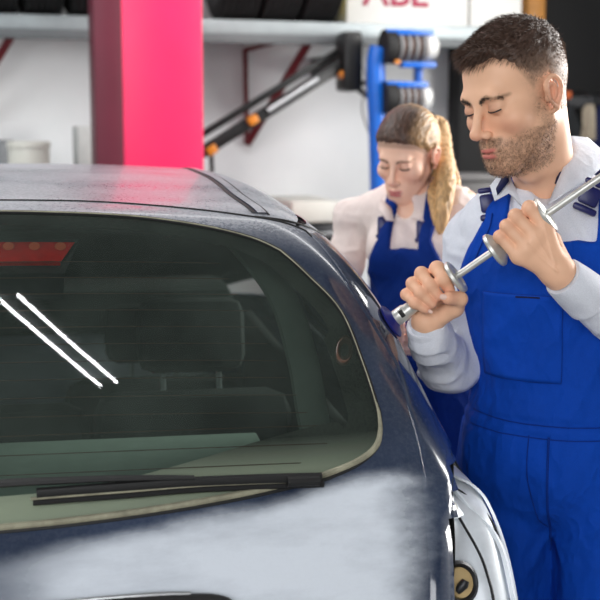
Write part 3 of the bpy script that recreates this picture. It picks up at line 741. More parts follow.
for s in (1, -1):
    o = zobj('side_panel', 'body', PM, s); solidify(o, .0015, -1)
    g = zobj('side_window', 'glass', M['gl_side'], s)
    # boundary lip and the pressed inner metal behind the missing lamp
    lm = zobj('lamp_housing', 'lamp', M['inner_metal'], s, Zs=Zin); tag(lm, 'bare silvery metal recess where the rear lamp is missing')
    e = projc(np.stack([np.interp(np.linspace(.62, 1.036, 30), ez, ex), np.interp(np.linspace(.62, 1.036, 30), [.62, .862, .986, 1.036], [.18, .231, .324, .417]), np.linspace(.62, 1.036, 30)], -1))
    ei = projc(e, -.034, 4)
    carobj(MB().grid(cw(np.stack([e, ei]) * [s, 1, 1])), 'opening_edge', M['gasket_dark'], lm)
    # channel ribs following the outer edge of the recess
    lvf = lambda P_: -.030 + .027 * sstep(.035, .085, np.abs(P_[:, 0]) - np.interp(P_[:, 2], [.5, .862, .92, .986, 1.036, 1.06], [.735, .738, .750, .764, .791, .80]))
    for lst, r, lv, m_ in (([(.803, .452, 1.035), (.826, .425, .995), (.842, .40, .955), (.851, .375, .905), (.858, .345, .83), (.862, .33, .72)], .0060, -.002, M['inner_metal']),
                           ([(.793, .428, 1.027), (.815, .398, .985), (.828, .37, .945), (.836, .345, .90), (.841, .318, .83), (.845, .30, .72)], .0030, -.012, M['gasket_dark']),
                           ([(.790, .415, 1.02), (.806, .385, .98), (.818, .355, .94), (.826, .33, .90), (.830, .305, .83), (.835, .29, .72)], .0055, -.016, M['inner_metal']),
                           ([(.784, .385, 1.017), (.797, .352, .985), (.805, .318, .942), (.810, .29, .904), (.812, .262, .851), (.812, .24, .72)], .0030, -.026, M['ink'])):
        if m_ is M['inner_metal']: P_ = catmull(lst, 50) * [s, 1, 1]; g_ = slab('channel_rib', P_, lvf(P_) + .006, .014 if r > .0057 else .010, m_, lm, 50)
        else: P_ = catmull(lst, 40); carobj(MB().tube(cw(projc(P_, lvf(P_) + .001, 5) * [s, 1, 1]), r * .8, 8), 'channel_groove', M['ink'], lm)
    q = projc(np.array([.782, .335, .985]), -.024); nn = Gc(q); nn /= np.linalg.norm(nn); nn[0] *= s; q = q * [s, 1, 1]
    ax = cw(nn) - CO; qw = cw(q)
    tx = np.cross(ax, [0, 0, 1]); tx /= np.linalg.norm(tx); Rb = np.c_[tx, np.cross(ax, tx), ax]
    MB().box(qw, (.034, .042, .006), Rb, .003).build('bolt_plate', M['inner_metal'], lm)
    b = MB(); b.lathe([(.002, .0105), (.006, .010), (.006, .004)], qw, ax, 24); b.build('bolt_washer', M['cream'], lm)
    MB().lathe([(.006, .0035), (.0075, .003), (.0075, .0005)], qw, ax, 12).build('bolt_hole', M['gasket_dark'], lm)
    q = projc(np.array([.767, .246, .884]), -.020); nn = Gc(q); nn /= np.linalg.norm(nn); nn[0] *= s; ax = cw(nn) - CO; qw = cw(q * [s, 1, 1])
    MB().lathe([(-.004, .034), (.004, .033), (.007, .028), (.003, .0245), (.000, .0235)], qw, ax, 36).build('socket_ring', M['ink'], lm)
    MB().lathe([(.0, .024), (.0045, .0225), (.0045, .0005)], qw, ax, 36).build('socket_cap', plain('ochre_cap', (186, 160, 112), .6), lm)
    b = MB(); tx = np.cross(ax, [0, 0, 1]); b.tube([qw + ax * .005 + tx * .008 - np.array([0, 0, .012]), qw + ax * .012 + [0, 0, -.004], qw + ax * .012 - tx * .004 + [0, 0, .002]], [.007, .008, .006], 10); b.build('bulb_holder', M['ink'], lm)

# windscreen, bonnet and nose (out of view behind the roof, kept simple)
def patch(name, y0, y1, lim, m, lv=0.0, nx=25, ny=22, axz=.7, spread=58, parent=None):
    G = np.zeros((ny, nx, 3))
    for i, y in enumerate(np.linspace(y0, y1, ny)):
        a = np.linspace(-lim, lim, nx); d = np.stack([np.sin(a), 0 * a, np.cos(a)], -1); c = np.stack([0 * a, 0 * a + y, 0 * a + axz], -1)
        G[i] = ray_car(c, d, .02, 1.3, lv)
    return carobj(MB().grid(cw(G)), name, m, parent)
patch('windscreen', 2.34, 2.96, 1.22, M['gl_front'], axz=.75)
patch('bonnet', 2.93, 3.5, 1.15, PM, axz=.55)
G = np.zeros((16, 31, 3))
for i, z in enumerate(np.linspace(.30, .80, 16)):
    a = np.radians(np.linspace(-62, 62, 31)); d = np.stack([np.sin(a), np.cos(a), 0 * a], -1); c = np.stack([0 * a, 0 * a + 3.0, 0 * a + z], -1); G[i] = ray_car(c, d, .05, 1.4)
carobj(MB().grid(cw(G)), 'front_bumper', PM)
# rear bumper under the tailgate
G = np.zeros((14, 51, 3))
for i, z in enumerate(np.linspace(.30, .56, 14)):
    x = np.linspace(-.72, .72, 51); y = cub(np.full(51, z), TZ, TY) + .14 * x * x
    c = np.stack([x, y * 0 + 1.0, x * 0 + z], -1); G[i] = ray_car(c, np.broadcast_to([0, -1., 0], c.shape), .05, 1.2, .012)
carobj(MB().grid(cw(G)), 'rear_bumper', PM)
def cbox(b, c, size, bev=.01, tilt=0): return b.box(cw(np.array(c, float)), size, rot(math.degrees(CTH)) @ rot(0, tilt), bev)
carobj(cbox(MB(), (0, 1.9, .28), (1.6, 3.3, .06)), 'underbody', M['lining'])
# wheels
for s in (1, -1):
    for y in (.86, 3.12):
        cx = cw(np.array([s * .76, y, .31]))
        w = carobj(MB().lathe([(-.09, .19), (-.10, .22), (-.095, .28), (-.07, .305), (0, .31), (.07, .305), (.095, .28), (.10, .22), (.09, .19), (-.09, .19)], cx, CR, 40), 'wheel', M['rubber'])
        b = MB(); b.lathe([(-.08, .19), (.08, .19)], cx, CR, 40)
        for k in range(5):
            a = 2 * math.pi * k / 5; dr = np.array([0, 0, 1]) * math.cos(a) + CF * math.sin(a); b.tube([cx + CR * s * .07 + dr * .03, cx + CR * s * .075 + dr * .185], [.028, .02], 8)
        b.lathe([(s * .05, .05), (s * .085, .045), (s * .085, .001)], cx, CR, 24); b.build('rim', M['silver'], w)

# interior seen through the glass
carobj(cbox(MB(), (0, 1.9, .40), (1.44, 2.9, .03)), 'cabin_floor', M['lining'])
inn = projc(Z[12:, :, :][::2, ::2], -.03, 4)
carobj(cbox(MB(), (0, .62, .955), (1.06, .52, .02), .006), 'parcel_shelf', plain('parcel_shelf_cloth', (136, 152, 142), .9))
G = np.zeros((30, 41, 3))
for i, y in enumerate(np.linspace(.80, 2.35, 30)):
    a = np.linspace(-.95, .95, 41); d = np.stack([np.sin(a), 0 * a, np.cos(a)], -1); c = np.stack([0 * a, 0 * a + y, 0 * a + 1.0], -1); G[i] = ray_car(c, d, .02, .9, -.035)
carobj(MB().grid(cw(G)), 'roof_lining', M['trim_in'])
for s in (1, -1):
    P = [np.array([s * x, y, z]) for x, y, z in ((.48, .80, 1.36), (.545, .66, 1.27), (.57, .58, 1.17), (.58, .52, 1.07), (.60, .50, .99))]
    carobj(MB().tube(cw(catmull(P, 20)), .03, 10, flat=.5), 'pillar_trim', M['trim_in'])
    carobj(cbox(MB(), (s * .70, 1.45, .80), (.03, 1.9, .36)), 'door_trim', M['lining'])
    carobj(cbox(MB(), (s * .66, .55, .78), (.03, .5, .42)), 'boot_trim', M['lining'])
    P = projc(np.array([s * .625, .488, 1.200]), -.028); nn = Gc(P); nn /= np.linalg.norm(nn); ax = cw(nn) - CO; o0 = cw(P)
    tx = np.cross(ax, [0, 0, 1]); tx /= np.linalg.norm(tx); Rb = np.c_[tx, np.cross(ax, tx), ax] @ rot(-28 * s)
    b = MB(); b.lathe([(0, .042), (.006, .040), (.009, .032), (.006, .018), (.0, .001)], (0, 0, 0), (0, 0, 1), 32)
    V = np.vstack(b.V) * [.40, .80, 1]; b.V = [V @ Rb.T + o0 + ax * .016]; tag(b.build('belt_guide', plain('brown_plastic', (84, 60, 46), .4, var=.3, scale=50), car), 'brown oval seat belt guide')
def seat(name, x, y, w, h, z0):
    o = carobj(cbox(MB(), (x, y, z0 + h / 2), (w, .14, h), .05, -10), name, M['seat'])
    if x == 0: return o
    hr = carobj(cbox(MB(), (x, y + .07, z0 + h + .11), (min(w * .55, .27), .09, .16), .035, -10), 'headrest', M['seat'], o)
    for k in (-.06, .06): carobj(MB().tube(cw(np.array([[x + k, y + .06, z0 + h - .03], [x + k, y + .07, z0 + h + .08]])), .006, 8), 'headrest_post', M['silver'], o)
seat('rear_seat', -.42, 1.06, .42, .46, .55); seat('rear_seat', 0, 1.07, .40, .44, .55); seat('rear_seat', .42, 1.06, .42, .46, .55)
seat('front_seat', -.37, 1.75, .48, .50, .40); seat('front_seat', .37, 1.75, .48, .50, .40)
carobj(cbox(MB(), (0, 2.52, .99), (1.30, .34, .15), .04), 'dashboard', M['lining'])
carobj(cbox(MB(), (0, 2.22, 1.36), (.22, .03, .06), .012), 'mirror', M['lining'])

# high brake lamp inside the top of the rear window
P = lambda x, z, lv: projc(np.array([x, cub(np.array(z), TZ, TY), z]), lv)
rows = []
bl = []
for t in np.linspace(-1, 1, 21):
    xt, xb = .192 * t, .168 * t
    bl.append([P(xt, 1.384, -.010), P(xt, 1.384, -.004) * 0 + P(xt, 1.383, -.008), P(xb, 1.348, -.008), P(xb, 1.345, -.04)])
lens = carobj(MB().grid(cw(np.array(bl))), 'brake_lamp', M['red_lens'], gl)
bh = []
for t in np.linspace(-1, 1, 21): bh.append([P(.20 * t, 1.393, -.012), P(.175 * t, 1.335, -.014), P(.172 * t, 1.32, -.06)])
carobj(MB().grid(cw(np.array(bh))), 'lamp_housing', M['ink'], gl)
for k in range(-4, 5):
    c = P(.0 + k * .042, 1.374, -.006); MB().lathe([(0, .001), (.001, .0085), (0, .0095)], cw(c), cw(Gc(c)) - CO, 16).build('lamp_reflector', M['red_dot'], lens)
# heating wires
hw = MB()
for k in range(13):
    zz = 1.065 + k * .0235; xm = .60 - .18 * max(0, (zz - 1.05)) / .32 - (.06 if k < 1 else 0)
    xs = np.linspace(-xm, xm, 30); L = np.stack([xs, 0 * xs + .4, zz + .012 * (xs / .6) ** 2 * (1 if k < 3 else .4)], -1); L[:, 1] = cub(L[:, 2], TZ, TY)
    hw.tube(cw(projc(L, -.0045)), .0007, 4)
hw.build('heating_wires', plain('copper_wire', (92, 58, 40), .6), gl)['kind'] = 'stuff'
# wiper resting along the bottom of the glass
def wl(pts, lv): return cw(projc(catmull([(x, float(cub(np.array(z), TZ, TY)), z) for x, z in pts], 50), lv))
wip = carobj(MB().tube(wl([(.135, 1.036), (.268, 1.041), (.371, 1.045), (.555, 1.049)], .016), .0055, 8, flat=1.4), 'wiper', M['gasket_dark'])
carobj(MB().tube(wl([(.13, 1.029), (.268, 1.034), (.371, 1.039), (.56, 1.044)], .007), .0045, 6, flat=1.2), 'wiper_blade', M['rubber'], wip)
tag(carobj(MB().tube(wl([(.127, 1.031), (.268, 1.0365), (.371, 1.0415), (.545, 1.046)], .0125), .0025, 6), 'wiper_spine', M['gasket'], wip), 'pale dusty spine strip')
carobj(MB().tube(wl([(-.02, 1.018), (.02, 1.043), (.2, 1.048), (.36, 1.0475)], .022), np.linspace(.012, .005, 50), 8, flat=.6), 'wiper_arm', M['gasket_dark'], wip)
cc = P(-.02, 1.018, 0); carobj(MB().lathe([(0, .024), (.02, .022), (.028, .015), (.03, .001)], cw(cc), cw(Gc(cc)) - CO, 24), 'wiper_hub', M['gasket_dark'], wip)
b = MB(); b.tube(wl([(.50, 1.043), (.55, 1.0445)], .018), .008, 8); b.build('blade_end', M['gasket_dark'], wip)
# plate light garnish on the tailgate
gp = [(.0, .903), (.2, .9105), (.33, .9118), (.385, .908), (.405, .895), (.41, .86)]
pl = [(-x, z) for x, z in gp[1:][::-1]] + gp
carobj(MB().tube(wl(pl, .010), .008, 8), 'plate_garnish', M['gasket_dark'], tg)
tag(carobj(MB().tube(wl([(0, .909), (.2, .916), (.30, .918), (.345, .917)], .012), .004, 8), 'chrome_strip', M['silver'], tg), 'thin chrome strip')

# ------------------------------------------------------------------ people
M['skin'] = vcol('skin', .48, bscale=420, bstr=.12, Specular_IOR_Level=.35)
M['hair'] = vcol('hair', .5, bscale=900, bstr=.5)
M['eye'] = vcol('eye', .15)
M['shirt_w'] = cloth('white_shirt_cloth', (226, 229, 238), 700, .03, .8)
M['shirt_p'] = cloth('pale_pink_shirt_cloth', (244, 226, 220), 500, .04, .85)
M['overall'] = cloth('royal_blue_twill', (0, 66, 172), 800, .10, .8, .4)
M['overall_w'] = cloth('deep_blue_twill', (2, 44, 124), 800, .10, .8, .4)
M['seam'] = cloth('dark_blue_thread', (2, 46, 132), 800, .10, .8)
M['navy'] = cloth('navy_lining', (24, 30, 72), 800, .10, .8); M['buckle'] = plain('navy_plastic', (24, 28, 92), .35)
M['shoe'] = plain('black_shoe_leather', (30, 28, 27), .5); M['button'] = plain('pearl_button', (206, 204, 200), .3)
def hexc(*c): return np.array(s2l(c))
def lerpc(c, col, w): return c * (1 - w[:, None]) + col * w[:, None]
def blob(V, c, r): d = (V - np.array(c)) / np.array(r); return np.exp(-(d * d).sum(1))

def head_field(h, fem, neck_to, neck_r):
    lo = np.array([-.105, -.145, -.17]); hi = np.array([.105, .145, .15])
    n = np.array(neck_to); lo = np.minimum(lo, n - neck_r - .02); hi = np.maximum(hi, n + neck_r + .02)
    v = Vol(lo, hi, h); w = .93 if fem else 1.0
    v.ell((0, -.018, .032), (.076, .094, .090)); v.ell((0, .030, .045), (.061, .056, .056), .02)
    v.ell((0, .030, -.030), (.060 * w, .054, .068), .025); v.ell((0, .030, -.078), (.049 * w, .050, .040), .025)
    v.ell((0, .0765 if not fem else .073, -.106 if not fem else -.101), (.021 * w, .0165, .0165), .02)
    for s in (-1, 1):
        v.cap((s * .058 * w, .0, -.048), (s * .022 * w, .070, -.104), .014 if not fem else .011, .013, .03)
        v.ell((s * .046 * w, .058, -.028), (.022, .022, .020), .025)
    v.cap((-.034, .080, .020), (.034, .080, .020), .0115 if not fem else .009, None, .022)
    v.ell((0, .076, -.072), (.031, .0225, .027), .02)
    ex, ey = (.0320, .0768) if not fem else (.0298, .0762)
    for s in (-1, 1):
        v.ell((s * .0325, .1, -.002), (.019, .0155, .013), .016, -1)
        v.ell((s * ex, ey, -.001), (.0155, .0140, .0128) if not fem else (.0145, .0132, .0122), .005)
        v.ell((s * ex, ey + .0167, -.0078), (.0118, .0062, .0027), .002, -1)
    v.cap((0, .087, .010), (0, .1115, -.034), .0068, .0086, .014); v.ell((0, .1125, -.0372), (.0104 * w, .0100, .0088), .010)
    for s in (-1, 1):
        v.ell((s * .0130 * w, .1000, -.0425), (.0066, .0100, .0072), .007); v.ell((s * .0080, .1050, -.0500), (.0044, .0066, .0056), .003, -1)
    f = 1.12 if fem else 1
    v.cap((-.018, .0915, -.0735), (-.004, .0985, -.0695), .0032, .0046 * f, .006); v.cap((.018, .0915, -.0735), (.004, .0985, -.0695), .0032, .0046 * f, .006)
    v.cap((-.004, .0985, -.0695), (.004, .0985, -.0695), .0046 * f, None, .004)
    v.cap((-.013, .0925, -.0815), (.013, .0925, -.0815), .0052 * f, None, .008); v.ell((0, .0955, -.0815), (.012, .0055, .0052 * f), .006)
    P = [(-.0235, .0900, -.0752), (-.010, .0985, -.0755), (0, .1025, -.0762), (.010, .0985, -.0755), (.0235, .0900, -.0752)]
    for i in range(4): v.cap(P[i], P[i + 1], .0015, None, .0025, -1)
    v.cap((-.012, .1, -.0905), (.012, .1, -.0905), .003, None, .008, -1)
    v.cap((0, -.030, -.055), neck_to, neck_r, neck_r * 1.05, .03)
    if not fem:
        v.ell((0, .020, -.125), (.022, .022, .03), .04)
    base = v.F.copy()
    for s in (-1, 1):
        R = rot(0, -8, 0) @ rot(s * -24)
        v.ell((s * .0785, -.010, -.012), (.0070, .0175, .0300), .006, 1, R)
        v.ell((s * .0860, -.006, -.011), (.0065, .0095, .0170), .004, -1, R)
        H = [(s * .081, .006, -.004), (s * .084, .006, .010), (s * .086, -.006, .0200), (s * .088, -.018, .016), (s * .088, -.025, .001), (s * .085, -.020, -.018), (s * .080, -.010, -.034), (s * .076, -.002, -.040)]
        H = catmull(H, 16)
        for i in range(15): v.cap(H[i], H[i + 1], .0034, None, .004)
        H = catmull([(s * .0815, -.001, .006), (s * .0835, -.010, .008), (s * .0840, -.016, -.002), (s * .0815, -.010, -.018)], 8)
        for i in range(7): v.cap(H[i], H[i + 1], .0026, None, .003)
        v.ell((s * .0785, .006, -.014), (.004, .004, .007), .004)
    return v, base
def strands(P, D, L, w, curl, N):                   # thin bent blades
    n = len(P); S = np.cross(D, RNG.normal(size=(n, 3))); S /= np.linalg.norm(S, axis=1)[:, None] + 1e-9
    mid = P + D * (L * .55)[:, None]; tip = P + D * (L)[:, None] + curl * L[:, None]
    V = np.stack([P - S * w / 2, P + S * w / 2, mid - S * w * .35, mid + S * w * .35, tip], 1).reshape(-1, 3)
    i = np.arange(n)[:, None] * 5
    F = [tuple(r) for r in (i + np.array([[0, 1, 3, 2]])).tolist()] + [tuple(r) for r in (i + np.array([[2, 3, 4]])).tolist()]
    return V, F
def make_head(person, c, ang, scale, fem, neck_w, neck_r, pal):
    R = rot(*ang); c = np.array(c); tw = lambda V: (np.asarray(V) * scale) @ R.T + c; tl = lambda p: ((np.asarray(p) - c) @ R) / scale
    v, base = head_field(.0018 if not fem else .0024, fem, tl(neck_w), neck_r)
    V, Q = v.surf(); V = relax(V, Q, 1, .4)
    n1 = vnoise(V, 60, 1); n2 = vnoise(V, 400, 2); n3 = vnoise(V, 140, 4)
    C = np.tile(pal['skin'], (len(V), 1)) * (1 + .06 * (n1[:, None] - .5)); X, Y, Zz = V.T; ax = np.abs(X)
    red = pal['red']
    for s in (-1, 1): C = lerpc(C, red, (.38 if not fem else .22) * blob(V, (s * .045, .07, -.035), (.022, .03, .018))); C = lerpc(C, red, .45 * blob(V, (s * .085, -.01, -.01), (.012, .022, .03)))
    C = lerpc(C, red, .45 * blob(V, (0, .115, -.04), (.014, .014, .012)))
    for s in (-1, 1): C = lerpc(C, pal['lid'], (.55 if not fem else .3) * blob(V, (s * .032, .09, -.0), (.017, .016, .011)))
    if fem or True:
        zl = np.interp(Y, [-.12, -.035, -.022, -.01, .015, .035, .06, .085, .11], [-.085, -.075, -.05, .012, .010, .030, .050, .062, .066]) if fem else np.interp(Y, [.02, .034, .048, .066, .085, .11], [.018, .046, .070, .080, .084, .088])
        C = lerpc(C, pal['hair'], (.55 if fem else .3) * sstep(-.014, .0, Zz - zl) * (Y > .015))
    # lips
    up = np.clip(1 - np.abs(Zz + .0705) / .0058, 0, 1) * (ax < .022) * (1 - (ax / .023) ** 2); lw = np.clip(1 - np.abs(Zz + .0810) / .0062, 0, 1) * (ax < .02) * (1 - (ax / .021) ** 2)
    lip = np.clip(np.maximum(up, lw) * 2.4, 0, 1) * (Y > .085); C = lerpc(C, pal['lip'], lip * .9)
    C = lerpc(C, pal['lip'] * .25, np.clip(1 - np.abs(Zz + .0757) / .0016, 0, 1) * (ax < .022) * (Y > .085) * .8)  # dark parting of the mouth, crease shade put into the lip colour
    # brows
    br = catmull([(.013, .094, .0140), (.028, .092, .0205), (.050, .076, .0150)], 12)
    db = np.min([np.hypot(ax - p[0], (Zz - p[2]) * 1.0) for p in br], 0); bw = np.clip(1 - db / (.0048 if not fem else .0036), 0, 1) * (Y > .05)
    for s in (-1, 1): C = lerpc(C, hexc(70, 26, 20), .9 * blob(V, (s * .0078, .1065, -.0495), (.0042, .0055, .0042)))  # nostril shade put into the skin colour
    C = lerpc(C, pal['brow'], np.clip(bw * 1.3, 0, 1) * (.55 if not fem else .6) * (.7 + .3 * n2))
    beard = None
    if not fem:
        jaw = sstep(-.040, -.062, Zz + .020 * sstep(.02, .08, Y) * 0) * sstep(-.03, .0, Y + 0 * X) * sstep(-.16, -.135, Zz + .0)
        side = sstep(.030, .0, np.abs(Y - .012)) * sstep(.015, -.03, Zz) * sstep(.04, .055, ax) * sstep(-.12, -.05, Zz)
        cheek = sstep(.055, .030, ax) * sstep(-.05, -.035, Zz)
        must = sstep(-.0475, -.055, Zz) * sstep(.034, .026, ax) * (Y > .07)
        jl = sstep(-.045 , -.075, Zz - .35 * (.06 - Y) * 0 - .25 * (ax - .03))
        beard = np.clip(np.maximum(np.maximum(jaw * jl, must), side * .7), 0, 1) * (1 - lip) * sstep(.004, .0, Zz + .118 + .0 * Y - .12 * (Y < .03) * 0 - .0 - .02) if False else np.clip(np.maximum(np.maximum(jaw * jl, must), side * .7), 0, 1) * (1 - lip) * sstep(-.150, -.118, Zz + .0)
        C = lerpc(C, pal['beard'], beard * (.42 + .55 * n2) * (.75 + .5 * (n3 - .5)))
        fade = sstep(.052, .012, Y) * sstep(-.03, .03, Zz - .8 * np.maximum(0, Y - .015)) * sstep(.0785, .074, ax)
        C = lerpc(C, pal['fade'], fade * .45 * (.6 + .8 * n2))
    body = (tw(V), Q, C)
    # hair
    X3, Y3, Z3 = v.ax[0][:, None, None], v.ax[1][None, :, None], v.ax[2][None, None, :]
    if not fem:
        zh = np.interp(Y3, [-.12, -.04, -.028, -.018, .012, .020, .034, .048, .066, .085, .11], [-.055, -.055, -.035, .016, .012, .018, .046, .070, .080, .084, .088])
        zh = zh - .008 * sstep(.040, .0, np.abs(X3)) * (Y3 > .05)
        wt = sstep(.030, .095, Z3) * np.ones_like(X3) * np.ones_like(Y3)
        th = .0012 + .0085 * wt + .009 * wt * sstep(.04, .09, Y3)
        th = th * (.15 + .85 * sstep(.0, .022, Z3 - zh)); F = smax(base - th, (zh - Z3) * .5, .006)
    else:
        zh = np.interp(Y3, [-.12, -.035, -.022, -.01, .015, .035, .06, .085, .11], [-.085, -.075, -.05, .012, .010, .030, .050, .062, .066])
        F = smax(base - (.0045 + .005 * sstep(.09, -.02, Y3)) * (.08 + .92 * sstep(.0, .028, Z3 - zh)), (zh - Z3) * .4, .008)
        F = np.ascontiguousarray(F.astype(np.float32))
    hv = Vol(v.lo, v.lo + np.array([len(a) - 1 for a in v.ax]) * v.h, v.h); hv.F = F.astype(np.float32)[:len(hv.ax[0]), :len(hv.ax[1]), :len(hv.ax[2])]
    HV, HQ = hv.surf(); N = vnormals(HV, HQ)
    if not fem:
        wz = sstep(.035, .090, HV[:, 2])
        HV2 = HV + N * ((vnoise(HV * [1, .35, 1], 170, 5) - .5) * .006 * wz)[:, None]
        hl = np.interp(HV[:, 1], [-.12, -.04, -.028, -.018, .012, .020, .034, .048, .066, .085, .11], [-.055, -.055, -.035, .016, .012, .018, .046, .070, .080, .084, .088])
        side = lerpc(np.tile(pal['fade'], (len(HV), 1)), pal['hair'], np.clip(sstep(.0, .085, HV[:, 2]), 0, 1)); side = lerpc(side, pal['skin'], .6 * sstep(.03, .0, HV[:, 2] - hl) * sstep(.075, .03, HV[:, 2]))
        HC = side * (.55 + .9 * vnoise(HV, 420, 6))[:, None]; HC = lerpc(HC, pal['hair'], wz * .45)
        hair = np_mesh('hair', tw(HV2), HQ, M['hair'], person, col=HC)
        pick = RNG.choice(len(HV), 15000); P = HV2[pick]; Nn = N[pick]; w = sstep(.02, .085, P[:, 2])
        out = (N[pick] * P).sum(1) > -.05
        D = Nn * (.55 + .2 * w)[:, None] + np.array([0, 1., -.1]) * (1.0 * w)[:, None] + np.array([0, -.25, -.8]) * (1 - w)[:, None] + RNG.normal(size=P.shape) * .22
        D /= np.linalg.norm(D, axis=1)[:, None]; L = .0028 + .0125 * w * (.6 + .7 * RNG.random(len(P))) + .008 * sstep(.05, .08, P[:, 1])
        keep = out & (HV[pick][:, 2] > -.05)
        SV, SF = strands(P[keep] - Nn[keep] * .001, D[keep], L[keep], .0009, np.array([0, .1, -.15]), 0)
        base_c = lerpc(np.tile(pal['fade'] * .8, (keep.sum(), 1)), pal['hair'], w[keep]) * (.5 + 1.1 * RNG.random(keep.sum()))[:, None]
        tag(np_mesh('hair_strands', tw(SV), SF, M['hair'], hair, col=np.repeat(base_c, 5, 0)), kind='stuff')
        # stubble
        Nb = vnormals(V, Q); cand = np.where(beard > .35)[0]; pk = RNG.choice(cand, 6500, p=beard[cand] / beard[cand].sum())
        D = Nb[pk] * .7 + np.array([0, .25, -.75]) + RNG.normal(size=(len(pk), 3)) * .3; D /= np.linalg.norm(D, axis=1)[:, None]
        SV, SF = strands(V[pk] + RNG.normal(size=(len(pk), 3)) * .0006, D, .0022 + .0022 * RNG.random(len(pk)), .0005, np.zeros(3), 0)
        sc = np.where(RNG.random((len(pk), 1)) < .25, hexc(196, 160, 120), pal['beard'] * .8); tag(np_mesh('stubble', tw(SV), SF, M['hair'], person, col=np.repeat(sc, 5, 0)), kind='stuff')
    else:
        ridge = vnoise(HV * [1, .22, .6], 260, 5)
        HV2 = HV + N * ((ridge - .5) * .003)[:, None]
        g = np.clip(sstep(.0, -.12, HV[:, 1]) * .8 + .6 * sstep(.03, .075, -HV[:, 0]) , 0, 1)
        HC = lerpc(np.tile(pal['hair'], (len(HV), 1)), pal['blond'], g) * (.4 + 1.1 * ridge)[:, None]
        hair = np_mesh('hair', tw(HV2), HQ, M['hair'], person, col=HC)
    # brow hairs and lashes
    for s in (-1, 1):
        t = RNG.random(420 if not fem else 120); q = catmull([(.012, .0955, .0135), (.028, .0940, .0205), (.052, .0770, .0140)], 60)[(t * 59).astype(int)] * [s, 1, 1]
        q = q + RNG.normal(size=q.shape) * [.0006, .0006, .0020 if not fem else .0009]
        D = np.array([s * .9, .1, .25]) + RNG.normal(size=q.shape) * .2; D /= np.linalg.norm(D, axis=1)[:, None]
        SV, SF = strands(q, D, np.full(len(q), .0055), .00045, np.array([0, 0, -.2]), 0)
        tag(np_mesh('eyebrow', tw(SV), SF, M['hair'], person, col=np.tile(pal['brow'] * .8, (len(SV), 1))), kind='stuff')
        E = catmull([(.0185, .0872, -.0048), (.025, .0908, -.0058), (.033, .0918, -.0060), (.041, .0892, -.0052), (.0475, .0832, -.0040)], 16) * [s, 1, 1] + (0 if not fem else np.array([-s * .0022, -.0012, 0]))
        b = MB().tube(tw(E), .0012 * scale, 6); o = b.build('eyelash', M['gasket_dark'], person)
        # eyeball
        u, w = np.meshgrid(np.linspace(0, 2 * math.pi, 25), np.linspace(0, math.pi, 14)); r = .0118
        EV = np.stack([r * np.sin(w) * np.cos(u), r * np.cos(w), r * np.sin(w) * np.sin(u)], -1).reshape(-1, 3)
        lookd = np.array([0, .86, -.5]); lookd /= np.linalg.norm(lookd); dd = (EV / r) @ lookd
        ec = np.where(dd[:, None] > .955, hexc(20, 16, 14), np.where(dd[:, None] > .86, hexc(84, 60, 44), hexc(222, 214, 208)))
        EF = [(i * 25 + j, i * 25 + j + 1, (i + 1) * 25 + j + 1, (i + 1) * 25 + j) for i in range(13) for j in range(24)]
        np_mesh('eye', tw(EV * (1 if not fem else .95) + np.array([s * (.0320 if not fem else .0298), .0768 if not fem else .0762, -.001])), EF, M['eye'], person, col=ec)
    return body, tw, tl

def hand_mesh(fingers, palm, thumb, wrist, arm, pal, h=.0014, creases=True):
    allp = np.vstack([np.array([p[:3] for p in f]) for f in fingers] + [np.array([p[:3] for p in palm]), np.array([p[:3] for p in thumb]), np.array([wrist[:3], arm[:3]])])
    v = Vol(allp.min(0) - .03, allp.max(0) + .03, h)
    for f in fingers:
        v.chain([p[:3] for p in f], [p[3] for p in f], .0035)
        for p in f[1:-1]: v.ell(p[:3], (p[3] * 1.10,) * 3, .005)
    bodyF = v.F.copy(); v.F[:] = .1
    for p in palm: v.cap(p[:3], wrist[:3], p[3], wrist[3] * .75, .014)
    for a, b in zip(palm[:-1], palm[1:]): v.cap(a[:3], b[:3], a[3], b[3], .008)
    v.cap(wrist[:3], arm[:3], wrist[3], arm[3], .02)
    v.chain([p[:3] for p in thumb], [p[3] for p in thumb], .006)
    v.F = smin(v.F, bodyF, .0045)
    V, Q = v.surf(); V = relax(V, Q, 1, .4); C = np.tile(pal['skin'], (len(V), 1)) * (1 + .08 * (vnoise(V, 90, 3)[:, None] - .5))
    for f in fingers:
        for k, p in enumerate(f[1:]): C = lerpc(C, pal['red'], .5 * blob(V, p[:3], (.010,) * 3))
    C = lerpc(C, pal['red'], .5 * blob(V, thumb[-1][:3], (.014,) * 3))
    return V, Q, C
def nail(person, c, ax, up, r=(.0048, .0062)):      # small curved plate on a fingertip
    ax = np.array(ax, float); ax /= np.linalg.norm(ax); up = np.array(up, float); up -= up @ ax * ax; up /= np.linalg.norm(up); s = np.cross(ax, up)
    G = np.array([[np.array(c) + ax * r[1] * t + s * r[0] * u * math.sqrt(max(0, 1 - .6 * t * t)) + up * (.0018 * (1 - u * u) - .0008) for u in np.linspace(-1, 1, 9)] for t in np.linspace(-1, 1, 9)])
    return MB().grid(G).build('nail', M['nail'], person)
M['nail'] = plain('finger_nail', (240, 204, 188), .25, var=.02)

def merge_mesh(name, parts, m, parent):
    V, F, C, n = [], [], [], 0
    for v, q, c in parts: V.append(v); F.append(np.asarray(q) + n); C.append(c); n += len(v)
    return np_mesh(name, np.vstack(V), np.vstack(F), m, parent, col=np.vstack(C))
def folds(V, N, Q, amp, sc, seed, stretch=(1, 1, .45)):
    n = vnoise(V * stretch, sc, seed); n2 = vnoise(V * [1, 1, .8], sc * 2.3, seed + 3)
    r = 1 - np.abs(2 * n - 1); r2 = 1 - np.abs(2 * n2 - 1)
    return V + N * (amp * ((r ** 2 - .4) + .35 * (r2 - .5)))[:, None]

